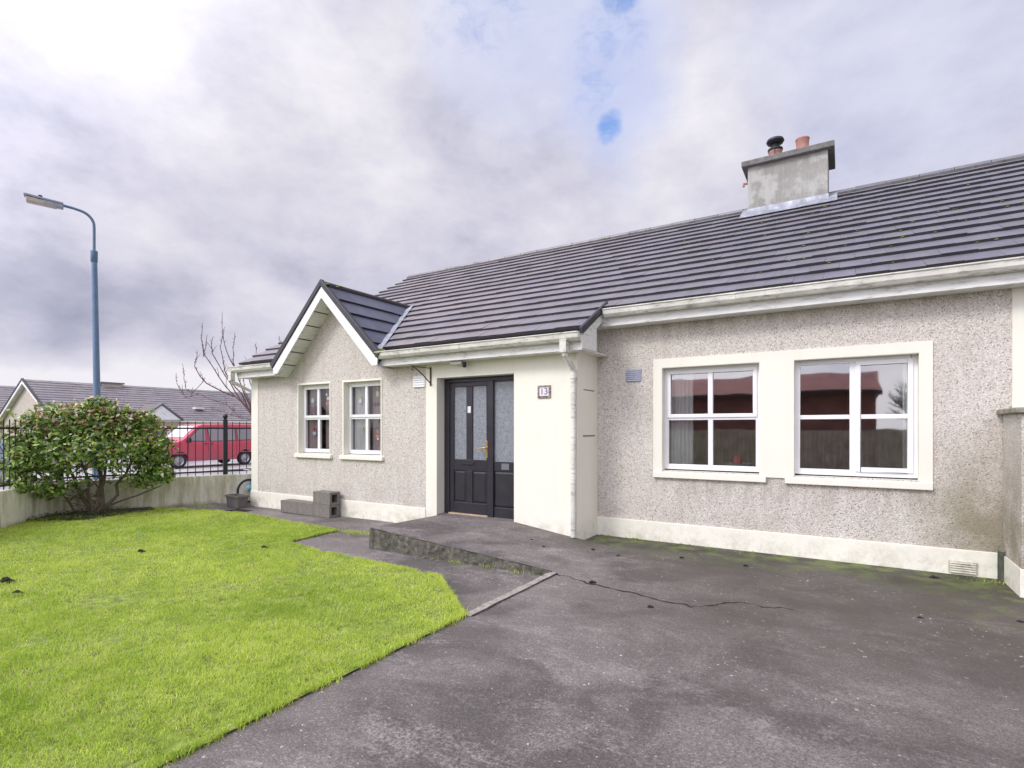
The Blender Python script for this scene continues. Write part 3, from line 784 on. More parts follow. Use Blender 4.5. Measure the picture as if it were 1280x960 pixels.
# downpipes
mb = MB(); mb.box(-3.045, -2.955, 6.07, 6.16, 2.44, 2.60); mb.tube([(-3.0, 6.115, 2.47), (-3.0, 6.12, 2.42), (-3.0, 6.36, 2.27), (-3.0, 6.385, 2.20)], .036, 12)
mb.tube([(-3.0, 6.385, 2.24), (-3.0, 6.385, .07)], .034, 12); mb.lathe([(.034, 2.13), (.044, 2.13), (.044, 2.22), (.034, 2.22)], (-3.0, 6.385, 0), n=12)
mb.build('downpipe', M['gutter'], H, smooth=True)
mb = MB(); mb.box(-10.26, -10.17, 6.07, 6.16, 2.42, 2.60); mb.tube([(-10.21, 6.115, 2.48), (-10.21, 6.125, 2.40), (-10.10, 6.7, 2.12), (-10.10, 6.72, .1)], .034, 12); mb.build('downpipe', M['gutter'], H, smooth=True)

# vents, slots, roof-corner moss
def vent(x0, x1, z0, z1, y, mat, n=5, bar='white'):
    m_ = MB(); m_.box(x0, x1, y-.012, y-.001, z0, z1)
    for q in range(n):
        z = z0+(z1-z0)*(q+.5)/n; hgt = (z1-z0)/n*.32
        m_.prism([(y-.012, z-hgt), (y-.026, z-hgt*1.2), (y-.013, z+hgt)], 'x', x0+.012, x1-.012)
    o = m_.build('wall_vent', M[mat], H)
M['ventblue'] = paint('vent_grey', (.40, .43, .52), .5, .15, 20)
M['ventdirt'] = paint('vent_cream', (.55, .53, .44), .6, .25, 10, dirt=((.15, .15, .1), 12, 1, .8))
vent(-2.55, -2.33, 2.125, 2.29, Y1, 'ventblue', 6); vent(-5.79, -5.545, 2.13, 2.31, Y2, 'white', 5); vent(.905, 1.136, .015, .13, Y1-.022, 'ventdirt', 5)
M['slot'] = paint('slot', (.25, .22, .19), .9)
mb = MB(); mb.box(XP+.006, XP+.009, 6.62, 6.98, 1.995, 2.01); mb.build('wall_slot', M['slot'], H)
mb = MB(); mb.box(XP+.006, XP+.011, 6.60, 7.0, 1.375, 1.395); mb.build('wall_slot', M['slot'], H)

def lumps(name, pts, mat, parent=None, kind='stuff'):
    m_ = MB()
    for (x, y, z, r) in pts:
        base = len(m_.v); n = 7
        for lv, (rr, hh) in enumerate(((1, 0), (.85, .45), (.4, .75))):
            for k in range(n):
                a = 2*math.pi*k/n+lv; q = r*rr*random.uniform(.75, 1.2); m_.v.append((x+q*math.cos(a), y+q*math.sin(a), z+r*hh*random.uniform(.8, 1.1)))
        for lv in range(2):
            for k in range(n): m_.f.append((base+lv*n+k, base+lv*n+(k+1) % n, base+lv*n+n+(k+1) % n, base+lv*n+n+k)); m_.c.append((1, 1, 1))
        m_.f.append(tuple(base+2*n+k for k in range(n))); m_.c.append((1, 1, 1))
    o = m_.build(name, mat, parent)
    if kind: o['kind'] = kind
    return o
pts = []
for i in range(240):
    x = random.triangular(-3.0, 9, 1.5); d = random.uniform(.1, 4.6); k = round(d/gauge)
    d = k*gauge+random.uniform(-.03, .01); x = round(x/.15)*.15+random.gauss(0, .01)
    pts.append((x, E2Y+d*uy, E2Z+d*uz-.0, random.uniform(.010, .030)*(1.2 if random.random() < .1 else .9)))
for i in range(90):
    pts.append((random.uniform(-9, 8), RIDGE_Y-.13, RIDGE_Z-.04, random.uniform(.012, .03)))
for i in range(10): pts.append((-6.25+random.gauss(0, .05), 6.12+random.gauss(0, .02), 2.66+random.uniform(-.02, .04), random.uniform(.03, .06)))
for i in range(8): pts.append((GXC+random.uniform(-.05, .25), GX0+random.uniform(0, .35), APZ-.02, random.uniform(.02, .045)))
lumps('moss', pts, M['moss'], H)

# chimney
CX0, CX1, CY0, CY1 = -1.53, -.25, 10.80, 11.62
mb = MB(); mb.box(CX0, CX1, CY0, CY1, 5.2, 6.32); ch = mb.build('chimney', M['chimney'], H, bevel=.01)
mb = MB(); mb.box(CX0-.10, CX1+.10, CY0-.09, CY1+.09, 6.31, 6.41); mb.build('cap', M['cap'], ch, bevel=.012)
mb = MB(); mb.box(CX0-.012, CX1+.012, CY0-.014, CY1+.01, 5.36, 5.54)
zf = roof_z(CY0-.22)+.012
mb.face([(CX0-.12, CY0-.22, zf+.02), (CX1+.14, CY0-.22, zf+.02), (CX1+.14, CY0, roof_z(CY0)+.05), (CX0-.12, CY0, roof_z(CY0)+.05)])
for xa, xb in ((CX0-.12, CX0), (CX1, CX1+.14)): mb.face([(xa, CY0-.05, roof_z(CY0-.05)+.045), (xb, CY0-.05, roof_z(CY0-.05)+.045), (xb, RIDGE_Y, RIDGE_Z+.06), (xa, RIDGE_Y, RIDGE_Z+.06)])
mb.build('flashing', M['lead'], ch)
def pot(x, y, h, r):
    m_ = MB(); m_.lathe([(r*.98, 6.38), (r, 6.42), (r*.95, 6.40+h*.6), (r*1.0, 6.40+h-.03), (r*1.08, 6.40+h-.02), (r*1.08, 6.40+h), (r*.85, 6.40+h), (r*.8, 6.45)], (x, y, 0), n=28)
    return m_.build('chimney_pot', M['terracotta'], ch, smooth=True)
pot(-1.11, 11.2, .27, .108); pot(-.66, 11.2, .38, .108)
mb = MB(); z = 6.665
mb.lathe([(.115, z), (.13, z+.02), (.13, z+.05), (.09, z+.06), (.07, z+.09), (.07, z+.13), (.13, z+.15), (.155, z+.19), (.14, z+.23), (.06, z+.26), (.0, z+.265)], (-1.11, 11.2, 0), n=28)
mb.tube([(-1.11, 11.06, 6.70), (-1.11, 11.06, 6.42)], .006, 6); mb.build('chimney_cowl', M['black'], ch, smooth=True)
mb = MB(); mb.tube([(CX0, 10.86, 6.05), (CX0-.08, 10.86, 6.05), (CX0-.08, 10.86, 6.0)], .025, 8); mb.build('overflow_stub', M['terracotta'], ch)

# ------------------------------------------------------------------ fixtures on the wall
t = thing('house_number_plaque', 'square house number 13 tile with mosaic border, right of the front door', 'sign', (-3.447, Y2-.008, 1.90))
x0, x1, z0, z1 = -3.545, -3.35, 1.895, 2.065
mb = MB(); mb.box(x0+.028, x1-.028, Y2-.022, Y2-.008, z0+.028, z1-.028); mb.build('tile_face', flat('white_glaze', (.78, .76, .82), .2), t)
mb = MB(); cols = [(.28, .24, .22), (.12, .08, .08), (.36, .28, .29), (.30, .27, .24), (.2, .2, .17), (.16, .13, .13), (.40, .16, .13)]
n = 9
for i in range(n):
    for (a, b, c, d) in ((x0+(x1-x0)*i/n, x0+(x1-x0)*(i+1)/n, z0, z0+.027), (x0+(x1-x0)*i/n, x0+(x1-x0)*(i+1)/n, z1-.027, z1), (x0, x0+.027, z0+.027+(z1-z0-.054)*i/n, z0+.027+(z1-z0-.054)*(i+1)/n), (x1-.027, x1, z0+.027+(z1-z0-.054)*i/n, z0+.027+(z1-z0-.054)*(i+1)/n)):
        mb.box(a+.0005, b-.0005, Y2-.025, Y2-.008, c+.0005, d-.0005, random.choice(cols))
mm = NT('mosaic'); aa = mm.node('ShaderNodeAttribute', attribute_name='tint'); mm.base(aa.outputs['Color']); mm.rough(.35)
mb.build('mosaic_border', mm.m, t, colors=True)
cu = bpy.data.curves.new('digits', 'FONT'); cu.body = '13'; cu.size = .125; cu.extrude = .001; cu.align_x = 'CENTER'; cu.align_y = 'CENTER'
tmp = bpy.data.objects.new('tmp', cu); COL.objects.link(tmp); bpy.context.view_layer.update()
me = bpy.data.meshes.new_from_object(tmp.evaluated_get(bpy.context.evaluated_depsgraph_get())); bpy.data.objects.remove(tmp)
o = bpy.data.objects.new('digits', me); COL.objects.link(o); me.materials.clear(); me.materials.append(flat('blue_glaze', (.14, .13, .27), .3))
o.parent = t; o.location = (0, -.0165, .08); o.rotation_euler = (R(90), 0, 0)

t = thing('hanging_bracket', 'empty rusty iron basket bracket on the cream strip left of the door', 'bracket', (-5.43, Y2-.008, 2.15))
mb = MB(); mb.box(-5.442, -5.418, Y2-.022, Y2-.009, 2.14, 2.43); mb.build('wall_plate', M['rust'], t)
mb = MB(); mb.tube([(-5.43, Y2-.02, 2.41), (-5.43, 6.02, 2.405)], .006, 6); mb.build('arm', M['rust'], t)
mb = MB(); mb.tube([(-5.43, Y2-.02, 2.18), (-5.43, 6.25, 2.29), (-5.43, 6.0, 2.42)], .009, 6); mb.tube([(-5.43, 6.03, 2.40), (-5.43, 5.99, 2.36), (-5.43, 6.02, 2.34), (-5.43, 6.04, 2.36)], .007, 6); mb.build('brace', M['rust'], t)

t = thing('outdoor_light', 'small white light with dark sensor under the porch soffit', 'light', (-4.80, 6.33, 2.40))
mb = MB(); mb.box(-4.95, -4.74, 6.28, 6.38, 2.425, 2.468); mb.build('light_body', M['white'], t, bevel=.015)
mb = MB(); mb.lathe([(.0, 2.37), (.025, 2.375), (.032, 2.40), (.03, 2.45)], (-4.71, 6.32, 0), n=14); mb.build('sensor', M['black'], t, smooth=True)

# ------------------------------------------------------------------ garden pier on the right
t = thing('garden_wall_pier', 'pebbledash garden wall stub with mossy coping meeting the house at the right', 'wall', (1.6, 6.75, 0))
mb = MB(); mb.box(XR, 1.95, 6.43, Y1-.01, -.1, 1.62); mb.build('pier', mk_pebble('pier_pebbledash'), t, bevel=.01)
mb = MB(); mb.box(XR-.012, 1.962, 6.418, Y1-.012, -.1, .24); mb.build('pier_plinth', M['cream'], t)
M['coping'] = paint('coping', (.30, .28, .22), .9, .3, 9, bump=.5, dirt=((.16, .17, .06), 7, 1, .9))
mb = MB(); mb.box(XR-.05, 2.0, 6.38, Y1-.012, 1.62, 1.67); mb.build('coping', M['coping'], t, bevel=.01)
t = thing('low_pipe', 'mossy dark grey pipe stub in the gap beside the pier', 'pipe', (1.30, 7.05, 0))
mb = MB(); mb.box(1.292, 1.326, 6.98, Y1-.02, -.1, .28); mb.build('pipe_shaft', paint('mossy_grey', (.09, .10, .07), .9, .3, 12), t)
mb = MB(); mb.box(1.288, 1.328, 6.975, 7.075, .28, .30); mb.build('pipe_lid', M['coping'], t)

# ------------------------------------------------------------------ curtains and things on the sills
def curtain(x0, x1, y, z0, z1, mat, label, n=6):
    m_ = MB(); k = 40; amp = .018
    P = [(x0+(x1-x0)*i/k, y+amp*math.sin(i/k*n*2*math.pi)) for i in range(k+1)]
    m_.prism(P+[(p[0], p[1]+.004) for p in reversed(P)], 'z', z0, z1)
    return look(m_.build('curtain', mat, smooth=True), label, 'curtain')
curtain(-2.02, -1.70, Y1+.21, .96, 2.35, M['curtain'], 'pale curtain at the left of the wide window nearer the porch')
curtain(.54, .66, Y1+.21, .96, 2.35, M['curtain'], 'pale curtain at the right of the wide window nearer the pier')
curtain(-8.55, -8.22, Y2+.19, 1.02, 2.3, M['curtain2'], 'mauve net curtain in the left small window')
curtain(-8.12, -7.80, Y2+.22, 1.02, 2.3, M['curtain2'], 'second curtain fold in the left small window, right side')
curtain(-7.34, -7.04, Y2+.19, 1.02, 2.3, M['curtain'], 'pale grey curtain at the left of the right small window')
curtain(-6.92, -6.52, Y2+.22, 1.02, 2.3, M['curtain2'], 'mauve curtain at the right of the right small window')
mb = MB(); mb.lathe([(.0, .955), (.13, .96), (.17, 1.03), (.175, 1.035), (.165, 1.03), (.12, .97), (0, .965)], (-1.17, Y1+.36, 0), n=24)
look(mb.build('washing_up_bowl', flat('grey_plastic', (.35, .42, .50)), smooth=True), 'grey plastic bowl behind the glass of the wide window nearer the porch', 'bowl')
mb = MB(); mb.lathe([(.0, .975), (.055, .98), (.06, 1.08), (.045, 1.11), (.02, 1.13), (0, 1.13)], (-1.18, Y1+.36, 0), n=16)
look(mb.build('jug', flat('red_plastic', (.45, .03, .07)), smooth=True), 'small red jug standing in the grey bowl', 'jug')
mb = MB(); mb.box(-2.7, 1.1, Y1+.18, Y1+.62, .90, .95); look(mb.build('worktop', flat('worktop_laminate', (.20, .17, .15))), 'kitchen worktop under the two wide windows', 'worktop')

# ------------------------------------------------------------------ concrete blocks, planter, bicycle, drain
def block(x, y, z, rz, label, top=False, l=.44):
    t = bpy.data.objects.new('concrete_block', None)
    w, h = .215, .215; m_ = MB(); e = .035; mid = .03
    # hollow block with its two cores running lengthwise so the openings show at the ends
    m_.box(-l/2, l/2, -w/2, w/2, 0, e); m_.box(-l/2, l/2, -w/2, w/2, h-e, h)
    m_.box(-l/2, l/2, -w/2, -w/2+.045, e, h-e); m_.box(-l/2, l/2, w/2-.055, w/2, e, h-e); m_.box(-.02, .02, -w/2+.045, w/2-.055, e, h-e)
    o = m_.build('concrete_block', M['block'], bevel=.004); o.location = (x, y, z); o.rotation_euler = (0, 0, rz)
    look(o, label, 'block', 'concrete blocks against the wall'); return o
bz = G(-7.7)
block(-7.64, 6.26, bz, 0, 'hollow concrete block on the path, lower one of the stacked pair')
block(-7.635, 6.27, bz+.217, R(-1), 'hollow concrete block resting on top of another below the small windows')
block(-8.09, 6.27, bz, 0, 'concrete block end-on between the stacked pair and the leftmost block')
block(-8.54, 6.28, bz, R(1), 'leftmost concrete block of the row against the plinth')

t = thing('planter_trough', 'grey rectangular plastic planter on the path at the left house corner', 'planter', (-10.12, 6.17, G(-10)), R(-3))
mb = MB(); l, w, h = .44, .22, .24
def ring(sx, sy, z): return [(-sx, -sy, z), (sx, -sy, z), (sx, sy, z), (-sx, sy, z)]
rings = [ring(l*.43, w*.42, 0), ring(l*.49, w*.49, h-.04), ring(l*.53, w*.56, h-.04), ring(l*.53, w*.56, h), ring(l*.49, w*.50, h), ring(l*.47, w*.46, h-.05)]
vs = [p for r_ in rings for p in r_]; fs = [(i*4+k, i*4+(k+1) % 4, i*4+4+(k+1) % 4, i*4+4+k) for i in range(5) for k in range(4)]+[(0, 1, 2, 3)]
mb.add(vs, fs); mb.build('trough', M['planter'], t, bevel=.006, local=True)
mb = MB(); mb.box(-l*.46, l*.46, -w*.45, w*.45, h-.07, h-.05); mb.build('soil', M['soil'], t, local=True)

t = thing('childs_bicycle', "child's bicycle with black tyre and blue frame behind the house corner", 'bicycle', (-10.47, 6.62, G(-10)), R(90))
def wheel(x, r=.255):
    m_ = MB(); n = 36
    for_ = [(r-.03+.022*math.cos(a), .022*math.sin(a)) for a in [2*math.pi*k/8 for k in range(9)]]
    m_.lathe(for_, (x, 0, r), 'y', n)
    w_ = m_.build('wheel', M['rubber'], t, local=True, smooth=True)
    m_ = MB(); m_.lathe([(r-.052, -.009), (r-.045, 0), (r-.052, .009), (r-.058, 0), (r-.052, -.009)], (x, 0, r), 'y', n)
    for k in range(14):
        a = 2*math.pi*k/14; m_.tube([(x, 0, r), (x+(r-.05)*math.cos(a), 0, r+(r-.05)*math.sin(a))], .0012, 4)
    m_.lathe([(.02, -.04), (.02, .04)], (x, 0, r), 'y', 10); m_.build('spokes', M['chrome'], w_, local=True)
wheel(0); wheel(.78)
mb = MB(); mb.tube([(0, .0, .255), (.10, .0, .55), (.12, 0, .62)], .016, 8); mb.tube([(.11, 0, .52), (.38, 0, .30), (.78, 0, .255)], .018, 8); mb.tube([(.11, 0, .55), (.50, 0, .50), (.38, 0, .30)], .018, 8); mb.tube([(.50, 0, .5), (.78, 0, .255)], .012, 8); mb.build('frame', M['blue'], t, local=True)
mb = MB(); mb.tube([(.06, -.25, .68), (.12, -.12, .66), (.12, .12, .66), (.06, .25, .68)], .012, 8); mb.build('handlebar', M['chrome'], t, local=True)
mb = MB(); mb.box(-.02, .10, -.04, .04, .28, .36); mb.build('mudguard', M['cyan'], t, local=True, bevel=.02)
mb = MB(); mb.box(.42, .62, -.05, .05, .54, .58); mb.build('saddle', M['rubber'], t, local=True, bevel=.02)

t = thing('drain_grate', 'dark slotted drain cover set in the path by the planter', 'drain', (-9.62, 5.93, G(-9.6)))
mb = MB()
for k in range(7): mb.box(-9.84+k*.06, -9.80+k*.06, 5.83, 6.02, G(-9.6)-.002, G(-9.6)+.006)
mb.build('bars', M['black'], t)
mb = MB(); mb.box(-9.88, -9.40, 5.80, 6.05, G(-9.6)-.006, G(-9.6)+.001); mb.build('pit', M['dark'], t)

# ------------------------------------------------------------------ boundary wall and railings
WP = [(-9.3, 11.5), (-10.2, 8.6), (-10.74, 6.82), (-10.95, 6.30), (-11.35, 5.2), (-11.72, 4.55), (-11.82, 4.1), (-11.65, 3.65), (-10.72, 2.72), (-9.6, 1.6), (-8.0, .0), (-5.6, -2.6)]
def offset_path(pts, d):
    out = []
    for i, p in enumerate(pts):
        a = Vector(pts[max(i-1, 0)]); b = Vector(pts[min(i+1, len(pts)-1)]); t_ = (b-a).normalized(); out.append(Vector(p)+Vector((t_.y, -t_.x))*d)
    return out
Wt = .18; outr = offset_path(WP, Wt); wz = -.95+EYE
mb = MB(); n = len(WP)
for i in range(n-1):
    a, b, c, d = WP[i], WP[i+1], outr[i+1], outr[i]
    mb.face([(a[0], a[1], -.3), (b[0], b[1], -.3), (b[0], b[1], wz), (a[0], a[1], wz)])
    mb.face([(a[0], a[1], wz), (b[0], b[1], wz), (c[0], c[1], wz), (d[0], d[1], wz)])
    mb.face([(d[0], d[1], wz), (c[0], c[1], wz), (c[0], c[1], -.4), (d[0], d[1], -.4)])
look(mb.build('boundary_wall', M['bwall'], bevel=.015), 'low stained concrete garden wall curving round the lawn under the railings', 'wall')
F = thing('railings', 'black metal bar railings standing on the low boundary wall', 'railings', (-11.8, 4.1, wz))
mid = offset_path(WP, Wt/2)
# walk along the centreline
def walk(pts, step):
    out = []; acc = 0
    for a, b in zip(pts, pts[1:]):
        L = (b-a).length; d = -acc
        while True:
            d2 = d+step if d != -acc or acc else d
            break
        t_ = step-acc if acc > 0 else 0
        while t_ < L:
            out.append((a+(b-a)*(t_/L), (b-a).normalized())); t_ += step
        acc = (L-(t_-step)) if t_-step < L else 0
        if acc <= 0: acc = 1e-6
    return out
WK = walk(mid[1:], .135)
ftop = 1.48+.15
post_ix = []
for i, (p, d) in enumerate(WK[:100]):
    if i in (17, 37, 57, 77):
        m_ = MB(); m_.box(-.04, .04, -.04, .04, 0, ftop-wz+.02)
        o = m_.build('post', M['black'], F, local=True); o.location = (p.x-F.location.x, p.y-F.location.y, 0); o.rotation_euler.z = math.atan2(d.y, d.x)
        m_ = MB(); z = ftop-wz+.02; m_.lathe([(.05, z), (.05, z+.02), (.025, z+.035), (.035, z+.05), (.052, z+.075), (.052, z+.10), (.035, z+.13), (.0, z+.145)], n=16)
        m_.build('finial', M['black'], o, local=True, smooth=True)
    else:
        m_ = MB(); m_.tube([(0, 0, 0.0), (0, 0, ftop-wz)], .0085, 6)
        o = m_.build('bar', M['black'], F, local=True); o.location = (p.x-F.location.x, p.y-F.location.y, 0)
cut = WK[:100]
for zz in (.07, ftop-wz-.14):
    m_ = MB(); P = [(p.x-F.location.x, p.y-F.location.y, zz) for p, d in cut]
    for a, b in zip(P, P[1:]):
        t_ = (Vector(b)-Vector(a)).normalized(); nn = Vector((t_.y, -t_.x, 0))*.006
        m_.add([Vector(a)+nn+Vector((0, 0, -.016)), Vector(b)+nn+Vector((0, 0, -.016)), Vector(b)-nn+Vector((0, 0, -.016)), Vector(a)-nn+Vector((0, 0, -.016)), Vector(a)+nn+Vector((0, 0, .016)), Vector(b)+nn+Vector((0, 0, .016)), Vector(b)-nn+Vector((0, 0, .016)), Vector(a)-nn+Vector((0, 0, .016))], [(0, 1, 2, 3), (4, 5, 6, 7), (0, 1, 5, 4), (2, 3, 7, 6)])
    m_.build('rail', M['black'], F, local=True)

# ------------------------------------------------------------------ leaves
def leaf_cloud(C, N, size, cols, asp=.5, up=.5):
    """C (n,3) centres; N (n,3) preferred normals; returns V, F4, colours"""
    n = len(C)
    nr = N+rng.normal(0, .6, (n, 3)); nr[:, 2] += up; nr /= np.linalg.norm(nr, axis=1)[:, None]
    a = rng.normal(0, 1, (n, 3)); a -= (a*nr).sum(1)[:, None]*nr; a /= np.linalg.norm(a, axis=1)[:, None]
    b = np.cross(nr, a); s = size*rng.uniform(.6, 1.25, n)[:, None]
    base = C-a*s; tip = C+a*s-nr*s*.25; l = C-b*s*asp+nr*s*.12; r = C+b*s*asp+nr*s*.12
    V = np.stack([base, l, tip, r, C], 1).reshape(-1, 3); i = np.arange(n)[:, None]*5
    F3 = np.concatenate([i+[0, 4, 1], i+[1, 4, 2], i+[2, 4, 3], i+[3, 4, 0]])
    return V, F3, np.repeat(cols, 5, 0)

def vnoise(x, y, s, seed):
    g = np.random.default_rng(seed).uniform(0, 1, (64, 64)); u = x*s+31.7; v = y*s+17.3
    i = np.floor(u).astype(int); j = np.floor(v).astype(int); fu = u-i; fv = v-j; fu = fu*fu*(3-2*fu); fv = fv*fv*(3-2*fv)
    q = lambda a, b: g[a % 64, b % 64]
    return (q(i, j)*(1-fu)+q(i+1, j)*fu)*(1-fv)+(q(i, j+1)*(1-fu)+q(i+1, j+1)*fu)*fv
def shrub():
    base = Vector((-11.36, 4.30, G(-11)))
    t = thing('shrub', 'broad evergreen shrub with reddish tips on bare stems at the corner of the lawn', 'shrub', base)
    lat = np.array([.35, .937, 0]); dep = np.array([.937, -.35, 0]); c0 = np.array([base.x+.12, base.y, 0])
    # clumps: (lateral, depth, height, radius)
    cl = [(-1.02, 0, 1.12, .42), (-.95, .1, .72, .36), (-1.05, -.1, 1.45, .34), (-.6, 0, 1.55, .42), (-.62, .2, 1.05, .48), (-.55, .15, .62, .32), (-.2, 0, 1.62, .42), (-.15, .2, 1.15, .50), (-.25, -.2, .8, .42),
          (.25, 0, 1.56, .42), (.3, .2, 1.1, .45), (.2, -.25, .9, .4), (.65, 0, 1.48, .40), (.7, .15, 1.05, .42), (.6, -.1, .62, .3), (1.0, 0, 1.28, .36), (1.05, .05, .92, .34), (.95, 0, .58, .24), (.0, 0, 1.35, .45), (-.85, .15, .52, .25), (1.15, -.05, 1.05, .28)]
    Cs, Ns, Cc = [], [], []
    for k in range(34):
        a_ = rng.uniform(-1.2, 1.2); cl.append((a_, rng.uniform(-.3, .5), 1.86-.22*abs(a_)+rng.uniform(-.16, .06) if k % 2 else rng.uniform(.5, 1.4), rng.uniform(.09, .19)))
        if k % 2 == 0: cl[-1] = (1.28*(1 if a_ > 0 else -1)+rng.uniform(-.12, .1), *cl[-1][1:])
    cl = [c_ for c_ in cl if not (c_[2] < .95 and abs(c_[0]) < .45)]
    for (u, d, z, r) in cl:
        u = u*.74-.04; n = int(1080*r)*2
        v = rng.normal(0, 1, (n, 3)); v /= np.linalg.norm(v, axis=1)[:, None]
        rad = r*np.power(rng.uniform(.25, 1, n), .45)[:, None]*rng.uniform(.9, 1.08, n)[:, None]
        p = c0+lat*u+dep*d+np.array([0, 0, z])+v*rad*np.array([1, 1, .9])
        keep = rng.uniform(0, 1, n) < np.clip(1.1-.35*(p[:, 2] < .75)-.45*((p[:, 2] < .95)&(np.abs(p[:, 1]-4.3) < .5))-.55*((vnoise(p[:, 1]*1.0, p[:, 2]*1.0, 5.5, 77) > .62)), 0, 1)
        Cs.append(p[keep]); Ns.append(v[keep])
    # sprigs that break the outline
    for k in range(130):
        u = rng.uniform(-1.12, .88); z0 = 1.78-.28*(u/1.2)**2-.08*(u > .4); s = c0+lat*u+dep*rng.uniform(-.35, .35)+np.array([0, 0, z0-.1])
        dr = np.array([rng.normal(0, .35), rng.normal(0, .35), 1]); L = rng.uniform(.1, .33); m = 12
        tt = rng.uniform(0, 1, m)[:, None]; Cs.append(s+dr*tt*L+rng.normal(0, .02, (m, 3))); Ns.append(rng.normal(0, 1, (m, 3)))
    for k in range(40):
        a = rng.choice([-1, 1]); z0 = rng.uniform(.55, 1.5); s = c0+lat*(a*rng.uniform(.9, 1.1)-.12)+np.array([0, 0, z0]); dr = lat*a+np.array([0, 0, rng.uniform(-.3, .8)]); m = 10
        tt = rng.uniform(0, 1, m)[:, None]; Cs.append(s+dr*tt*.2+rng.normal(0, .03, (m, 3))); Ns.append(rng.normal(0, 1, (m, 3)))
    C = np.concatenate(Cs); N = np.concatenate(Ns); n = len(C)
    pal = np.array([(.14, .25, .04), (.22, .36, .07), (.07, .13, .025), (.36, .48, .09), (.50, .54, .14), (.68, .64, .54), (.46, .22, .15)])
    top = np.clip((C[:, 2]-1.1)/.7, 0, 1)
    pr = np.stack([.26-.05*top, .25+0*top, .2-.1*top, .14+0*top, .07+.05*top, .05+.13*top, .02+.20*top], 1); pr /= pr.sum(1)[:, None]
    ix = (rng.uniform(0, 1, n)[:, None] > pr.cumsum(1)).sum(1).clip(0, 6)
    cols = pal[ix]*rng.uniform(.75, 1.3, n)[:, None]
    V, F3, cv = leaf_cloud(C, N, .046, cols, .48, .5)
    V = V-np.array(base)
    np_mesh('foliage', V, F3=F3, colors=cv, mat=M['leaf'], parent=t)
    mb = MB()
    def br(p0, p1, r0, r1, n=6, wob=.04):
        P = []
        for i in range(n+1):
            s = i/n; q = Vector(p0).lerp(Vector(p1), s); q += Vector((random.gauss(0, wob), random.gauss(0, wob), 0))*(0 if i in (0,) else 1); P.append(q)
        mb.tube(P, [r0+(r1-r0)*i/n for i in range(n+1)], 7); return P
    L3 = Vector(lat); D3 = Vector(dep); b0 = base-Vector((0, 0, .05))
    for (u, d, z, r, k) in ((-.62, .0, 1.2, .045, 2), (.05, .05, 1.4, .05, 3), (.25, .1, 1.25, .038, 2), (.62, 0, 1.15, .035, 3), (-.25, .1, 1.3, .035, 2), (-.9, .05, .95, .025, 1)):
        P = br(b0+Vector((random.uniform(-.06, .06), random.uniform(-.06, .06), 0)), b0+L3*u+D3*d+Vector((0, 0, z)), r, .012)
        for q in range(k+2):
            s = random.choice(P[2:]); br(s, s+L3*random.uniform(-.5, .5)+D3*random.uniform(-.3, .3)+Vector((0, 0, random.uniform(.15, .5))), .013, .004, 4, .02)
    br(b0+Vector((0, 0, .12)), b0+L3*1.0+D3*.12+Vector((0, 0, .52)), .022, .008, 7, .02)
    for k in range(16):
        s = b0+Vector((0, 0, random.uniform(.1, .4))); br(s, s+L3*random.uniform(-.6, .1)+D3*random.uniform(-.1, .3)+Vector((0, 0, random.uniform(.1, .4))), .008, .003, 4, .02)
    mb.build('trunk', M['bark'], t, smooth=True)
shrub()
# dark soil and low weeds at its foot
mb = MB(); mb.face([(-11.75, 3.55, 0), (-11.2, 3.35, 0), (-10.75, 3.9, 0), (-10.85, 4.6, 0), (-11.0, 5.1, 0), (-11.4, 5.2, 0), (-11.8, 4.4, 0)]); o = mb.build('soil_bed', M['soil']); o.location.z = G(-11)+.03; o['kind'] = 'structure'
n = 900; a = rng.uniform(0, 2*np.pi, n); r_ = np.sqrt(rng.uniform(0, 1, n)); C = np.stack([-11.3+.42*r_*np.cos(a), 4.05+.75*r_*np.sin(a), G(-11)+rng.uniform(.03, .10, n)], 1)
V, F3, cv = leaf_cloud(C, np.tile([0, 0, 1.], (n, 1)), .022, np.array([(.05, .09, .02), (.09, .15, .03), (.07, .05, .03)])[rng.integers(0, 3, n)], .5)
look(np_mesh('weeds', V, F3=F3, colors=cv, mat=M['leaf']), 'low dark weeds growing on the soil under the shrub', 'weeds', kind='stuff')

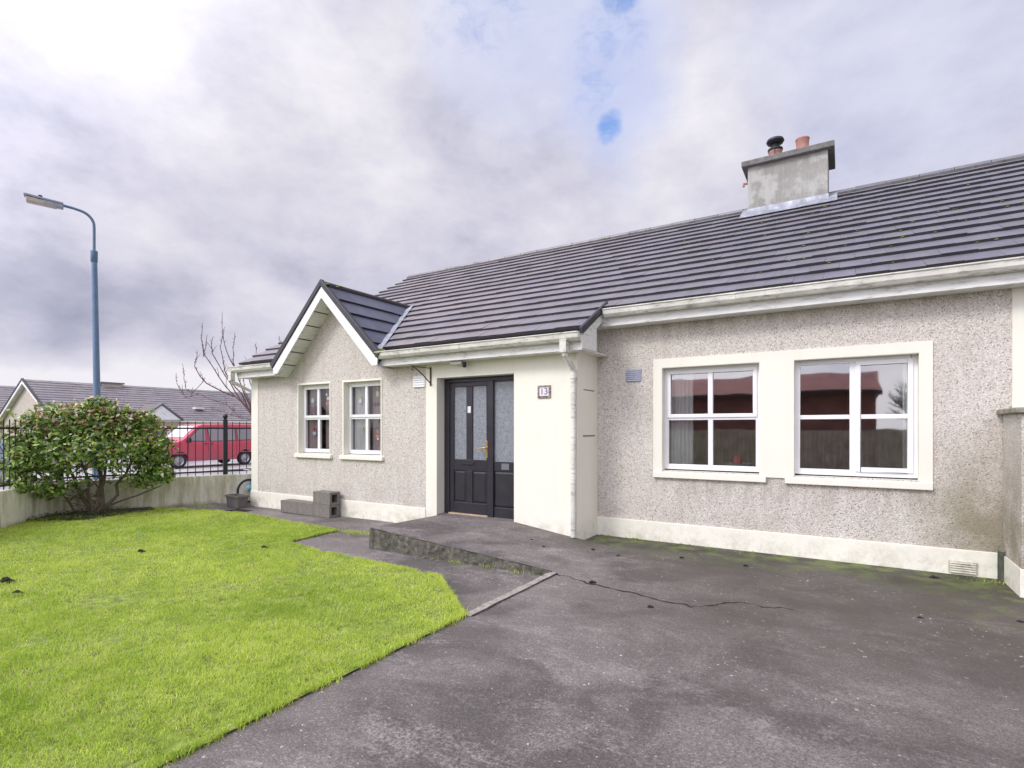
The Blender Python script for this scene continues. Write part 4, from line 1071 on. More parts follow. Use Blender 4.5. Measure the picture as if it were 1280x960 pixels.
# ------------------------------------------------------------------ grass
def in_poly(x, y, poly):
    c = np.zeros(len(x), bool); n = len(poly); j = n-1
    for i in range(n):
        xi, yi = poly[i]; xj, yj = poly[j]
        if yi != yj: c ^= ((yi > y) != (yj > y)) & (x < (xj-xi)*(y-yi)/(yj-yi)+xi)
        j = i
    return c
def grass(name, x, y, w, h, zf, label, cat, colmul=1.0):
    n = len(x); th = rng.uniform(0, 2*np.pi, n); lean = rng.uniform(.2, 1.3, n); ph = rng.uniform(0, 2*np.pi, n)
    dx, dy = np.cos(th)*w/2, np.sin(th)*w/2; lx, ly = np.cos(ph)*lean*h, np.sin(ph)*lean*h; z = zf
    V = np.stack([np.stack([x-dx, y-dy, z], 1), np.stack([x+dx, y+dy, z], 1), np.stack([x+lx*.35+dx*.8, y+ly*.35+dy*.8, z+h*.6], 1), np.stack([x+lx*.35-dx*.8, y+ly*.35-dy*.8, z+h*.6], 1), np.stack([x+lx, y+ly, z+h*(1-.5*lean)], 1)], 1).reshape(-1, 3)
    i = np.arange(n)[:, None]*5
    big = vnoise(x, y, .9, 3)*.6+vnoise(x, y, 2.7, 4)*.4; sm = vnoise(x, y, 9, 5)
    c0 = np.array([.30, .46, .03]); c1 = np.array([.70, .81, .16]); c2 = np.array([.72, .68, .36])
    k = np.clip(.12+big*.8+sm*.45-.2+rng.normal(0, .2, n), 0, 1)[:, None]
    col = c0*(1-k)+c1*k
    dry = (rng.uniform(0, 1, n) < .05+.12*(sm > .7))[:, None]; col = np.where(dry, c2, col)
    col = col*colmul*rng.uniform(.8, 1.2, n)[:, None]
    cv = np.repeat(col, 5, 0); 
    o = np_mesh(name, V, F3=i+[3, 2, 4], F4=i+[0, 1, 2, 3], colors=cv, mat=M['grass'])
    return look(o, label, cat, kind='stuff')
Gv = np.vectorize(G)
xs_, ys_, ws_, hs_ = [], [], [], []
def sow(x0, x1, y0, y1, dens, w, h):
    n = int((x1-x0)*(y1-y0)*dens); x = rng.uniform(x0, x1, n); y = rng.uniform(y0, y1, n); k = in_poly(x, y, lawn_poly)
    x, y = x[k], y[k]
    d = vnoise(x, y, 1.7, 9)*.5+vnoise(x, y, 5, 10)*.5; k = rng.uniform(0, 1, len(x)) < np.clip(.1+d*1.5, 0.12, 1); x, y = x[k], y[k]
    hh = h*(.35+1.25*(vnoise(x, y, 1.3, 12)*.5+vnoise(x, y, 6, 13)*.5))*rng.uniform(.6, 1.25, len(x))
    # bare scuffs
    bare = ((vnoise(x, y, 3.3, 21) > .84)&(vnoise(x, y, 9.3, 22) > .45))|((vnoise(x, y, 12, 23) > .80)&(vnoise(x, y, 1.5, 24) > .45)); keep = ~(bare & (rng.uniform(0, 1, len(x)) < .75)); 
    xs_.append(x[keep]); ys_.append(y[keep]); hs_.append(hh[keep]); ws_.append(np.full(keep.sum(), w)*rng.uniform(.7, 1.3, keep.sum()))
sow(-5.5, -2.4, -.3, 3.0, 14000, .0034, .034)
sow(-7.5, -5.5, -1, 3.0, 8000, .0045, .036); sow(-5.5, -2.4, 3.0, 5.8, 9000, .0045, .038)
sow(-12, -7.5, -1, 6, 4600, .0065, .038); sow(-7.5, -5.5, 3.0, 6, 6500, .0055, .038)
x = np.concatenate(xs_); y = np.concatenate(ys_); w = np.concatenate(ws_); h = np.concatenate(hs_)
grass('grass', x, y, w, h, Gv(x)+.010, 'short bright green lawn grass beside the driveway', 'grass')
# longer fringe along the edges of the lawn
ex, ey = [], []
for a, b in zip(lawn_poly[:9], lawn_poly[1:10]):
    L = math.hypot(b[0]-a[0], b[1]-a[1]); n = int(L*900); tt = rng.uniform(0, 1, n)
    ex.append(a[0]+(b[0]-a[0])*tt+rng.normal(-.012, .016, n)); ey.append(a[1]+(b[1]-a[1])*tt+rng.normal(-.01, .016, n))
ex = np.concatenate(ex); ey = np.concatenate(ey); k = ey > -1; ex, ey = ex[k], ey[k]
k = vnoise(ex, ey, 7, 33) > .28; ex, ey = ex[k], ey[k]
grass('grass_fringe', ex, ey, rng.uniform(.003, .005, len(ex)), rng.uniform(.03, .065, len(ex)), Gv(ex)+.0, 'longer ragged grass along the edge of the lawn', 'grass')
# tufts in joints by the ramp and walls
tx, ty = [], []
for (cx, cy, r, n) in ((-5.85, 5.55, .12, 160), (-5.55, 5.75, .14, 120), (-5.4, 5.3, .07, 70), (-6.1, 5.45, .12, 260), (-6.0, 6.35, .1, 60), (-5.6, 6.3, .12, 70), (-3.8, 4.95, .06, 50), (-3.4, 4.96, .06, 40), (-3.0, 4.95, .05, 40), (-10.9, 5.9, .2, 150), (1.2, 6.9, .1, 60)):
    tx.append(rng.normal(cx, r, n)); ty.append(rng.normal(cy, r*.5, n))
tx = np.concatenate(tx); ty = np.minimum(np.concatenate(ty), 6.41+.6*(tx > -2)); 
grass('grass_tufts', tx, ty, rng.uniform(.003, .006, len(tx)), rng.uniform(.015, .05, len(tx)), Gv(tx)+np.array([path_dip(q) if q < -2.6 else 0 for q in tx]), 'sparse grass tufts in the cracks beside the ramp and path', 'grass')

# moss and grit where the ground meets the house
pts = []
for i in range(260):
    x = random.uniform(-2.9, 1.25); d = abs(random.gauss(0, .10)); pts.append((x, Y1-.03-d, G(x)-.004, random.uniform(.006, .02)))
for i in range(150):
    x = 1.3-abs(random.gauss(0, .35)); pts.append((x, 7.0-abs(random.gauss(0, .45)), G(x)-.005, random.uniform(.006, .022)))
for i in range(22): pts.append((random.uniform(-4.3, -2.7), 4.97-abs(random.gauss(0, .02)), G(-4)-.056, random.uniform(.008, .022)))
o = lumps('ground_moss', pts, M['moss']); look(o, 'patchy moss along the foot of the house wall and the ramp', 'moss')
M['grit'] = flat('pale_grit', (.42, .40, .38), .9)
pts = [(random.uniform(-2.4, 1.6), random.triangular(1.2, 6.9, 5), -.004, random.uniform(.003, .007)) for i in range(230)] + [(random.uniform(-5.8, -2.7), random.uniform(4.3, 4.95), -.035, random.uniform(.003, .009)) for i in range(60)]
pts = [(a, b, G(a)+.001+(path_dip(a) if a < -2.6 else 0), r) for a, b, c, r in pts]
look(lumps('grit', pts, M['grit']), 'scattered pale grit and flecks on the driveway and path', 'grit')
M['clump'] = paint('dark_clump', (.014, .012, .014), .8, .3, 40)
for (px, py, r) in ((1.0-.25, 6.80, .035), (-2.07, 4.82, .028), (-1.38, 4.42, .022), (-2.62, 6.12, .02), (-2.25, 6.0, .016), (-3.1, 5.75, .016), (-3.35, 5.9, .014), (-.92, 6.3, .022), (-1.6, 6.3, .02), (1.15, 5.6, .025), (1.4, 5.45, .035), (.5, 5.3, .02)):
    zz = G(px)+.004+(ramp_h(px, py) if -5.2 < px < -2.6 and py > 5 else 0)
    o = lumps('dirt_clump', [(px, py, zz, r), (px+r*.9, py+r*.3, zz, r*.7)], M['clump'], kind=None)
    look(o, 'small dark clump of dirt lying on the damp driveway or ramp', 'dirt', 'dark clumps on the driveway')
for (px, py, r) in ((-6.95, 1.88, .05), (-6.35, 1.8, .03), (-7.25, 3.2, .035), (-6.16, 4.1, .03)):
    o = lumps('soil_clump', [(px, py, G(px)+.03, r), (px+r, py+r*.6, G(px)+.025, r*.6), (px-r*.8, py+r*.2, G(px)+.025, r*.5)], M['soil'], kind=None)
    look(o, 'dark crumb of bare soil lying on the bright grass', 'soil', 'soil crumbs on the lawn')
mb = MB(); mb.box(-8.30, -8.27, 3.62, 3.65, .03, .045); look(mb.build('litter', flat('blue_plastic', (.1, .45, .7)), bevel=.004), 'tiny blue plastic scrap lying in the lawn', 'litter')

# ------------------------------------------------------------------ street lamp
t = thing('street_lamp', 'tall blue-grey steel street lamp with a curved arm beyond the railings', 'street lamp', (-16.75, 6.38, gz(-16.7)))
bz = gz(-16.7); lean = -.10
mb = MB(); mb.tube([(-16.75, 6.38, bz), (-16.75, 6.38, 1.4)], .115, 14); mb.tube([(-16.75, 6.38, 1.4), (-16.75+lean*.5, 6.38+lean*.6, 6.08)], [.082, .064], 14); mb.build('pole', M['galv'], t, smooth=True)
top = Vector((-16.75+lean*.5, 6.38+lean*.6, 6.05))
mb = MB(); mb.lathe([(.064, 5.85), (.08, 5.87), (.08, 6.15), (.05, 6.17)], (top.x, top.y, 0), n=14); mb.build('collar', M['galv'], t, smooth=True)
da = Vector((-.8512*.0-.35, -.937, 0)).normalized()  # arm runs across the view, to the left
P = [top, top+Vector((0, 0, .7))]
for q in range(1, 8):
    a = math.pi/2*q/8; P.append(top+Vector((0, 0, .75+.35*math.sin(a)))+da*(.35*(1-math.cos(a))))
P += [top+Vector((0, 0, 1.12))+da*.42, top+Vector((0, 0, 1.15))+da*.72]
mb = MB(); mb.tube(P, .034, 10); mb.build('arm', M['galv'], t, smooth=True)
hp = P[-1]; dn = (da+Vector((0, 0, .06))).normalized()
sd = Vector((-da.y, da.x, 0))
def hbox(m_, s0, s1, w0, w1, z0, z1, tz=0):
    vs = []
    for s, w in ((s0, w0), (s1, w1)):
        for sw in (-1, 1):
            for z in (z0, z1): vs.append(hp+dn*s+sd*sw*w+Vector((0, 0, z)))
    m_.add(vs, [(0, 1, 3, 2), (4, 6, 7, 5), (0, 4, 5, 1), (2, 3, 7, 6), (1, 5, 7, 3), (0, 2, 6, 4)])
mb = MB(); hbox(mb, -.10, .66, .09, .13, 0, .055); hbox(mb, -.1, .3, .08, .10, -.1, .0); mb.build('lamp_housing', M['lampbody'], t, bevel=.02)
mb = MB(); hbox(mb, .02, .62, .08, .11, -.13, -.002); mb.build('lamp_lens', M['lens'], t, bevel=.03)
mb = MB(); mb.lathe([(.045, .05), (.045, .11), (.0, .12)], tuple(hp+dn*.35), n=12); mb.build('photocell', M['black'], t)

# ------------------------------------------------------------------ vehicles
def interp(x, pts):
    for (a, va), (b, vb) in zip(pts, pts[1:]):
        if a <= x <= b: return va+(vb-va)*(x-a)/(b-a)
    return pts[-1][1] if x > pts[-1][0] else pts[0][1]
def vehicle(name, label, cat, loc, rz, mat, L, top, wx, wr, hw, belt, wins, roofw, group=None, sill=.30):
    """x runs from the nose (0) to the tail (L); y is across"""
    t = thing(name, label, cat, loc, rz, group)
    def bot(x):
        z = sill+(.12 if x < .25 or x > L-.2 else 0)
        for c in wx:
            d = abs(x-c); ra = wr+.07
            if d < ra: z = max(z, wr+math.sqrt(ra*ra-d*d))
        return z
    def hwid(x, z):
        w = hw
        if z > belt: w -= (z-belt)/(max(p[1] for p in top)-belt)*(hw-roofw)
        if z < .5: w -= (.5-z)*.12
        e = min(x, L-x); w -= .16*max(0, 1-e/.35)**2 * hw
        return w
    xs = sorted(set([round(L*i/70, 3) for i in range(71)]+[0, L, .02, .06, L-.02, L-.06]+[c+s*(wr+.07)*q for c in wx for s in (-1, 1) for q in (.97, .999, 1.01)]))
    rows = 12; m_ = MB(); rings = []
    for x in xs:
        zb, zt = bot(x), interp(x, top); ring_ = []
        for j in range(rows+1):
            s = j/rows; z = zb+(zt-zb)*s; w = hwid(x, z)
            if j == rows: w -= .10
            if j == rows-1: z = zb+(zt-zb)*.975; w = hwid(x, z)-.02
            ring_.append((x, w, z))
        rings.append(ring_+[(p[0], -p[1], p[2]) for p in reversed(ring_)])
    n = len(rings[0]); base = 0
    for r_ in rings: m_.v += r_
    for i in range(len(rings)-1):
        for k in range(n): a = i*n+k; b = i*n+(k+1) % n; m_.f.append((a, b, b+n, a+n)); m_.c.append((1, 1, 1))
    m_.f.append(tuple(range(n))); m_.f.append(tuple((len(rings)-1)*n+k for k in range(n))); m_.c += [(1, 1, 1)]*2
    body = m_.build('body', mat, t, local=True, smooth=True)
    for side in (1, -1):
        for poly in wins:      # (x, z) outline
            m_ = MB(); cx = sum(p[0] for p in poly)/len(poly); cz = sum(p[1] for p in poly)/len(poly)
            def pp(p, e=.006): return (p[0], side*(hwid(p[0], p[1])+e), p[1])
            m_.face([pp(p) for p in poly]); 
            m_.build('side_window', M['carglass'], t, local=True)
            m_ = MB()
            for p, q in zip(poly, poly[1:]+poly[:1]): m_.tube([pp(p, .003), pp(q, .003)], .012, 4, cap=False)
            m_.build('window_seal', M['rubber'], t, local=True)
        # dark cabin behind the glass is the body shell itself; door lines
    for c in wx:
        for side in (1, -1):
            y = side*(hw-.11)
            m_ = MB(); m_.lathe([(wr*.62, y-.09), (wr*.93, y-.10), (wr, y-.06), (wr, y+.06), (wr*.93, y+.10), (wr*.62, y+.09)], (c, 0, wr), 'y', 28)
            w_ = m_.build('wheel', M['rubber'], t, local=True, smooth=True)
            m_ = MB(); yo = y+side*.085; m_.lathe([(wr*.64, yo), (wr*.60, yo-side*.02), (wr*.5, yo-side*.045), (wr*.25, yo-side*.02), (wr*.12, yo-side*.0), (0, yo)], (c, 0, wr), 'y', 20)
            m_.build('hubcap', M['chrome'], w_, local=True, smooth=True)
    return t, hwid
M['seam'] = M['rubber']
def van(name, label, loc, rz, mat, group=None):
    top = [(0, .78), (.06, .95), (.35, 1.05), (.95, 1.18), (1.15, 1.30), (1.75, 1.86), (2.0, 1.93), (3.0, 1.96), (4.55, 1.92), (4.78, 1.80), (4.85, 1.2), (4.9, .6)]
    wins = [[(1.22, 1.20), (2.05, 1.16), (2.05, 1.74), (1.80, 1.72), (1.45, 1.42)], [(2.22, 1.16), (3.42, 1.18), (3.42, 1.76), (2.16, 1.77)], [(3.52, 1.18), (4.58, 1.20), (4.50, 1.72), (3.52, 1.76)]]
    t, hw = vehicle(name, label, 'van', loc, rz, mat, 4.9, top, (.90, 3.90), .335, .95, 1.12, wins, .80, group)
    for side in (1, -1):
        for x in (1.28, 2.14, 3.47):
            m_ = MB(); P = [(x, side*(hw(x, z)+.001), z) for z in (.42, .8, 1.12, 1.5, 1.80)]; m_.tube(P, .007, 4); m_.build('door_seam', M['rubber'], t, local=True)
        m_ = MB(); m_.box(1.98, 2.10, side*.955, side*.975, 1.03, 1.06); m_.box(2.24, 2.36, side*.955, side*.975, 1.03, 1.06); m_.build('door_handle', M['rubber'], t, local=True)
        m_ = MB(); m_.box(.06, 4.8, side*.945, side*.958, .62, .66); m_.build('side_moulding', mat, t, local=True)
        m_ = MB(); m_.box(1.22, 1.34, side*.95, side*1.12, 1.12, 1.32); m_.build('wing_mirror', M['rubber'], t, local=True, bevel=.03)
        m_ = MB(); m_.box(.03, .22, side*.62, side*.87, .80, .95); m_.build('headlight', M['chrome'], t, local=True, bevel=.03)
        m_ = MB(); m_.box(4.80, 4.88, side*.72, side*.82, 1.0, 1.5); m_.build('tail_light', flat('tail_red', (.35, .01, .01), .3), t, local=True, bevel=.02)
    m_ = MB(); m_.add([(1.20, -.72, 1.34), (1.20, .72, 1.34), (1.71, .66, 1.82), (1.71, -.66, 1.82)], [(0, 1, 2, 3)]); o = m_.build('windscreen', M['carglass'], t, local=True); o.location = (-.02, 0, .012)
    m_ = MB(); m_.box(-.03, .2, -.82, .82, .38, .62); m_.build('bumper', M['rubber'], t, local=True, bevel=.04)
    return t
van('red_van', 'dusty red van parked across the street beyond the railings', (-25.2, 11.3, gz(-24.5)+.03), R(90), M['vanred'])
van('white_van', 'white van parked on the forecourt behind the front of the red van', (-31.0, 10.0, gz(-31)), R(90), M['vanwhite'])
top = [(0, .60), (.05, .72), (.9, .92), (1.25, 1.0), (1.9, 1.40), (2.4, 1.47), (3.2, 1.43), (3.75, 1.15), (3.95, 1.0), (4.0, .6)]
def car(label, loc, rz, mat):
    t, hw = vehicle('parked_car', label, 'car', loc, rz, mat, 4.0, top, (.75, 3.2), .30, .84, .90, [[(1.42, .95), (2.25, .95), (2.25, 1.37), (1.95, 1.34)], [(2.33, .95), (3.25, .98), (3.15, 1.30), (2.33, 1.37)]], .62, sill=.25)
    m_ = MB(); m_.add([(1.30, -.66, 1.04), (1.30, .66, 1.04), (1.86, .56, 1.385), (1.86, -.56, 1.385)], [(0, 1, 2, 3)]); o = m_.build('windscreen', M['carglass'], t, local=True); o.location = (-.02, 0, .012)
    for side in (1, -1):
        m_ = MB(); m_.box(.03, .25, side*.5, side*.76, .60, .72); m_.build('headlight', M['chrome'], t, local=True, bevel=.03)
        for x in (1.3, 2.29): m_ = MB(); m_.tube([(x, side*(hw(x, z)+.001), z) for z in (.35, .7, .95)], .006, 4); m_.build('door_seam', M['rubber'], t, local=True)
    return t
car('pale blue hatchback parked across the road at the far left edge', (-22.5, 2.6, gz(-22)), R(90), M['carblue'])

# ------------------------------------------------------------------ houses across the street
def far_house(name, label, loc, length, half, eave, rise, wallmat, detail):
    t = thing(name, label, 'house', loc)
    x0, y0, z0 = loc
    m_ = MB(); m_.box(x0-half+.4, x0+half-.4, y0+.1, y0+length, z0-.3, z0+eave); m_.prism([(x0-half+.4, z0+eave), (x0+half-.4, z0+eave), (x0, z0+eave+rise-.25)], 'y', y0+.1, y0+length)
    m_.build('wall', wallmat, t)
    sl = math.hypot(half, rise); nc = 15; gg = sl/nc
    for side in (1, -1):
        m_ = MB()
        for k in range(nc if side == 1 or detail else 0):
            def place(y, s, h, k=k, side=side):
                d = (k+s)*gg; return (x0+side*(half-d*half/sl)+side*h*rise/sl, y, z0+eave-.0+d*rise/sl+h*half/sl)
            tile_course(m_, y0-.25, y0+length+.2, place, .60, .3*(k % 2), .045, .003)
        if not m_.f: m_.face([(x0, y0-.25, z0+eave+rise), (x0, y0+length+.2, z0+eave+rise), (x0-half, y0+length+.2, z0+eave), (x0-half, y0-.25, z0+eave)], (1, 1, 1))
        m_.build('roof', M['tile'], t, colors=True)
        # verge + bargeboard
        m_ = MB(); n_ = (side*rise/sl, half/sl); a = (x0, z0+eave+rise); b = (x0+side*half, z0+eave)
        m_.prism([(a[0], a[1]+.1), (b[0]+n_[0]*.08, b[1]+n_[1]*.08), (b[0]-n_[0]*.05, b[1]-n_[1]*.05), (a[0], a[1]-.05)], 'y', y0-.30, y0-.18); m_.build('verge', M['verge'], t)
        m_ = MB(); m_.prism([(a[0], a[1]-.06), (b[0]-n_[0]*.05, b[1]-n_[1]*.05), (b[0]-side*.15, b[1]-.18), (a[0], a[1]-.30)], 'y', y0-.27, y0-.22); m_.build('bargeboard', M['white'], t)
        m_ = MB(); m_.face([(a[0], y0-.25, a[1]-.28), (b[0], y0-.25, b[1]-.16), (b[0], y0+.1, b[1]-.16), (a[0], y0+.1, a[1]-.28)]); m_.build('soffit', M['fascia'], t)
    m_ = MB(); m_.box(x0+half-.06, x0+half+.08, y0-.2, y0+length, z0+eave-.17, z0+eave-.02); m_.build('gutter', M['fascia'], t)
    return t
gA = gz(-52); hA = far_house('terrace_bungalow', 'long dark-roofed yellow bungalow terrace across the street with beige gable end', (-52, 15.3, gA), 48, 5.4, 2.62, 2.95, M['yellow'], False)
m_ = MB(); m_.box(-57.0+.42, -47.02, 15.36, 15.40, gA, gA+2.62); m_.prism([(-56.6, gA+2.62), (-47.4, gA+2.62), (-52, gA+5.3)], 'y', 15.36, 15.40); m_.build('gable_wall', M['beige'], hA)
# front porch gablet, door, windows, vents and chimney
fx = -46.98
m_ = MB(); m_.prism([(20.4, gA+2.62), (23.3, gA+2.62), (21.85, gA+3.75)], 'x', fx, fx+.95); m_.build('porch_gable', M['white'], hA)
m_ = MB()
for s in (1, -1): m_.prism([(21.85, gA+3.78), (21.85+s*1.65, gA+2.56), (21.85+s*1.65, gA+2.68), (21.85, gA+3.92)], 'x', fx-2.2, fx+1.05)
m_.build('porch_roof', M['cap'], hA)
m_ = MB(); m_.box(fx, fx+.05, 22.2, 22.95, gA, gA+2.1); m_.build('door', M['maroon'], hA)
for y in (23.5, 26.5, 30.5, 33.5, 38):
    m_ = MB(); m_.box(fx+.38-.37, fx+.06, y, y+1.3, gA+1.0, gA+2.25); w_ = m_.build('window', M['white'], hA)
    for q in (0, 1): m_ = MB(); m_.box(fx+.06, fx+.07, y+.08+q*.6, y+.6+q*.6, gA+1.08, gA+2.17); m_.build('pane', M['dark'], w_)
for y, s in ((18.6, 2.3), (25.5, 1.7), (32.2, 1.5), (34.2, 1.3)):
    m_ = MB(); xx = -46.6-s; zz = gA+2.62+(s)*2.95/5.4
    m_.box(xx-.3, xx+.3, y, y+.8, zz+.05, zz+.22); m_.build('roof_vent', M['fascia'], hA, bevel=.05)
m_ = MB(); m_.box(-52.4, -51.6, 20.0, 21.4, gA+5.0, gA+5.62); c_ = m_.build('chimney', M['beige'], hA)
m_ = MB(); m_.box(-52.5, -51.5, 19.85, 21.55, gA+5.62, gA+5.74); m_.build('cap', M['cap'], c_)
hB = far_house('distant_bungalow', 'grey-roofed bungalow standing behind the gable at the far left', (-66, 2, gA), 20, 5.4, 2.7, 3.15, M['beige'], False)

# bare tree at the far side of the wall ------------------------------------------------
def ray(px, py, depth):
    """a point seen at (px, py) of the survey photograph, depth metres straight ahead"""
    u = (px-640)/675*depth; v = (536-py)/675*depth
    return Vector((u*.8512-depth*.5247, u*.5247+depth*.8512, EYE+v))
t = thing('bare_tree', 'leafless young tree with upswept reddish twigs behind the left house corner', 'tree', (ray(322, 536, 15).x, ray(322, 536, 15).y, gz(-14)))
mb = MB(); D0 = 15
base = ray(322, 536, D0); fork = ray(319, 528, D0)
mb.tube([(base.x, base.y, gz(-14)-.05), (base.x, base.y, .8), fork], [.07, .06, .05], 8)
BR = [[(319, 528), (313.8, 514), (293, 495), (273, 472), (255.4, 444), (250.8, 423.6), (253, 406)],
      [(319, 528), (314, 519), (293, 488), (281, 470), (265.7, 441), (264.8, 432), (265.7, 422)],
      [(316, 522), (302, 492), (288, 478), (282, 463), (277, 446), (276, 434), (277, 424)],
      [(319, 528), (312, 505), (300.7, 477.5), (287.5, 448), (281, 432), (278, 416), (277.8, 402.4)],
      [(293, 495), (278.8, 490.7), (258.4, 479), (250, 471), (245, 463), (245, 452), (246.7, 439.6)],
      [(294, 463), (291, 452.7), (291.5, 436), (293.4, 421)], [(255, 476), (240, 492), (233.6, 486), (230, 474), (229, 461.5)],
      [(250, 492), (232, 497), (224, 485.6), (220, 473)], [(314, 508), (306, 488), (303, 472), (305, 456)], [(319, 528), (322, 500), (318, 470), (320, 440), (319, 430)],
      [(319, 528), (330, 500), (345, 470), (350, 440), (349, 420)], [(320, 520), (335, 505), (360, 490), (372, 465), (374, 450)], [(322, 500), (312, 478), (309, 462), (310, 455)],
      [(255, 446), (257, 436), (257.5, 428)], [(319, 526), (300, 522), (280, 515), (262, 512)], [(300, 522), (285, 505), (262, 500), (250, 492)]]
for q, b in enumerate(BR):
    dd = D0+[0, .3, -.3, .2, -.2, .4, .1, -.1, .3, .5, .2, -.4, 0, .1, -.1, .1][q]
    P = [ray(x, y, D0+(dd-D0)*i/max(1, len(b)-1)) for i, (x, y) in enumerate(b)]
    PP = []
    for i in range(len(P)-1):
        for s in (0, .5): PP.append(P[i].lerp(P[i+1], s)+Vector((random.gauss(0, .008),)*3))
    PP.append(P[-1]); r0 = .026 if q < 5 else (.008 if q in (6, 7, 14, 15) else .014); n = len(PP)
    mb.tube(PP, [r0+(.0065-r0)*(i/(n-1))**.6 for i in range(n)], 6)
    for i in range(1, n):      # buds and spurs
        for k in range(3):
            p = PP[i-1].lerp(PP[i], random.random()); d = Vector((random.gauss(0, .6), random.gauss(0, .6), 1)).normalized()*random.uniform(.03, .10)
            mb.tube([p, p+d], [.006, .004], 4)
        if random.random() < .35:
            p = PP[i]; d = Vector((random.gauss(0, .3), random.gauss(0, .3), 1)).normalized()*random.uniform(.15, .32)
            mb.tube([p, p+d*.5+Vector((0, 0, .03)), p+d], [.008, .006, .004], 5)
mb.build('trunk_and_branches', M['twig'], t, smooth=True)

# ------------------------------------------------------------------ what the window glass mirrors (behind the camera)
t = thing('red_roofed_outbuilding', 'long red-roofed building mirrored in the wide windows', 'building', (-8, -9, 0))
mb = MB(); mb.box(-22, .9, -14, -8.6, -.2, 2.8); mb.build('wall', paint('red_wall', (.30, .11, .10), .8, .3, 2), t)
mb = MB(); mb.prism([(-8.3, 2.85), (-13, 3.92), (-17.5, 2.85)], 'x', -22.2, 1.1); mb.build('roof', M['redroof'], t)
mb = MB(); mb.box(-22.2, 1.1, -8.42, -8.28, 2.72, 2.86); mb.build('gutter', M['black'], t)
t = thing('timber_fence', 'weathered board fence mirrored in the wide windows', 'fence', (-3, -7.6, 0))
mb = MB(); x = -14
while x < 12: mb.box(x, x+.135, -7.62+random.uniform(-.02, .02), -7.60, -.1, 1.45+random.uniform(-.01, .01)); x += .15
mb.build('boards', M['timber'], t)
def bare_tree2(x, y, h, label):
    t = thing('garden_tree', label, 'tree', (x, y, 0)); mb = MB()
    def grow(p, d, L, r, lv):
        q = p+d*L; mb.tube([p, p.lerp(q, .5)+Vector((random.gauss(0, L*.04), random.gauss(0, L*.04), 0)), q], [r, r*.85, r*.7], 5)
        if lv == 0: return
        for k in range(3 if lv < 4 else 4): 
            nd = (d+Vector((random.gauss(0, .5), random.gauss(0, .5), random.uniform(0, .3)))).normalized(); grow(p.lerp(q, random.uniform(.6, 1)), nd, L*random.uniform(.6, .8), r*.6, lv-1)
    grow(Vector((x, y, -.1)), Vector((0, 0, 1)), h*.3, .12, 5); mb.build('trunk', M['bark'], t)
bare_tree2(2.3, -11.5, 4.6, 'bare tree right of the red-roofed building in the glass'); bare_tree2(3.5, -12.5, 4.4, 'second bare tree further right in the glass')

# ------------------------------------------------------------------ camera
cam = bpy.data.cameras.new('camera'); co = bpy.data.objects.new('camera', cam); COL.objects.link(co)
co.location = (0, 0, EYE); co.rotation_euler = (R(90), 0, math.atan2(.5247, .8512))
cam.sensor_width = 36; cam.lens = 36*675/1280; cam.shift_y = 56/1280; cam.clip_start = .05; cam.clip_end = 3000
scene.camera = co

# ------------------------------------------------------------------ light
SUN_EL, SUN_AZ = R(42), R(205)       # azimuth of the sun measured clockwise from +Y: behind the camera
sdir = Vector((math.sin(SUN_AZ)*math.cos(SUN_EL), math.cos(SUN_AZ)*math.cos(SUN_EL), math.sin(SUN_EL)))
ld = bpy.data.lights.new('sun', 'SUN'); ld.energy = 1.5; ld.angle = R(16); ld.color = (1, .97, .93)
lo = bpy.data.objects.new('sun', ld); COL.objects.link(lo); lo.rotation_euler = sdir.to_track_quat('Z', 'Y').to_euler()
w = bpy.data.worlds.new('World'); scene.world = w; w.use_nodes = True
T = w.node_tree; T.nodes.clear()
def wn(ty, **kw):
    n = T.nodes.new(ty)
    for k, v in kw.items(): setattr(n, k, v)
    return n
LK = T.links.new
out = wn('ShaderNodeOutputWorld'); bgS = wn('ShaderNodeBackground'); bgC = wn('ShaderNodeBackground'); mixS = wn('ShaderNodeMixShader')
sky = wn('ShaderNodeTexSky', sky_type='NISHITA'); sky.dust_density = 0; sky.ozone_density = 6; sky.air_density = 1.0; sky.sun_disc = False; sky.sun_elevation = SUN_EL; sky.sun_rotation = SUN_AZ
LK(sky.outputs[0], bgS.inputs[0]); bgS.inputs[1].default_value = .15
tc = wn('ShaderNodeTexCoord'); nrm = wn('ShaderNodeVectorMath', operation='NORMALIZE'); LK(tc.outputs['Generated'], nrm.inputs[0])
def wm(op, a, b=0., c=0., clamp=False):
    n = wn('ShaderNodeMath', operation=op, use_clamp=clamp)
    for i, v in enumerate((a, b, c)):
        if hasattr(v, 'links'): LK(v, n.inputs[i])
        else: n.inputs[i].default_value = v
    return n.outputs[0]
sep = wn('ShaderNodeSeparateXYZ'); LK(nrm.outputs[0], sep.inputs[0])
den = wm('ADD', wm('MAXIMUM', sep.outputs[2], 0.0), .22)
cmb = wn('ShaderNodeCombineXYZ'); LK(wm('DIVIDE', sep.outputs[0], den), cmb.inputs[0]); LK(wm('DIVIDE', sep.outputs[1], den), cmb.inputs[1])
def wnoise(scale, detail, rough, dist=0, vec=None):
    n = wn('ShaderNodeTexNoise'); n.inputs['Scale'].default_value = scale; n.inputs['Detail'].default_value = detail; n.inputs['Roughness'].default_value = rough; n.inputs['Distortion'].default_value = dist
    LK(vec or cmb.outputs[0], n.inputs['Vector']); return n.outputs['Fac']
mpz = wn('ShaderNodeMapping'); mpz.inputs['Scale'].default_value = (1, 1, 1.7); mpz.inputs['Location'].default_value = (3.1, .7, 1.9); LK(nrm.outputs[0], mpz.inputs['Vector'])
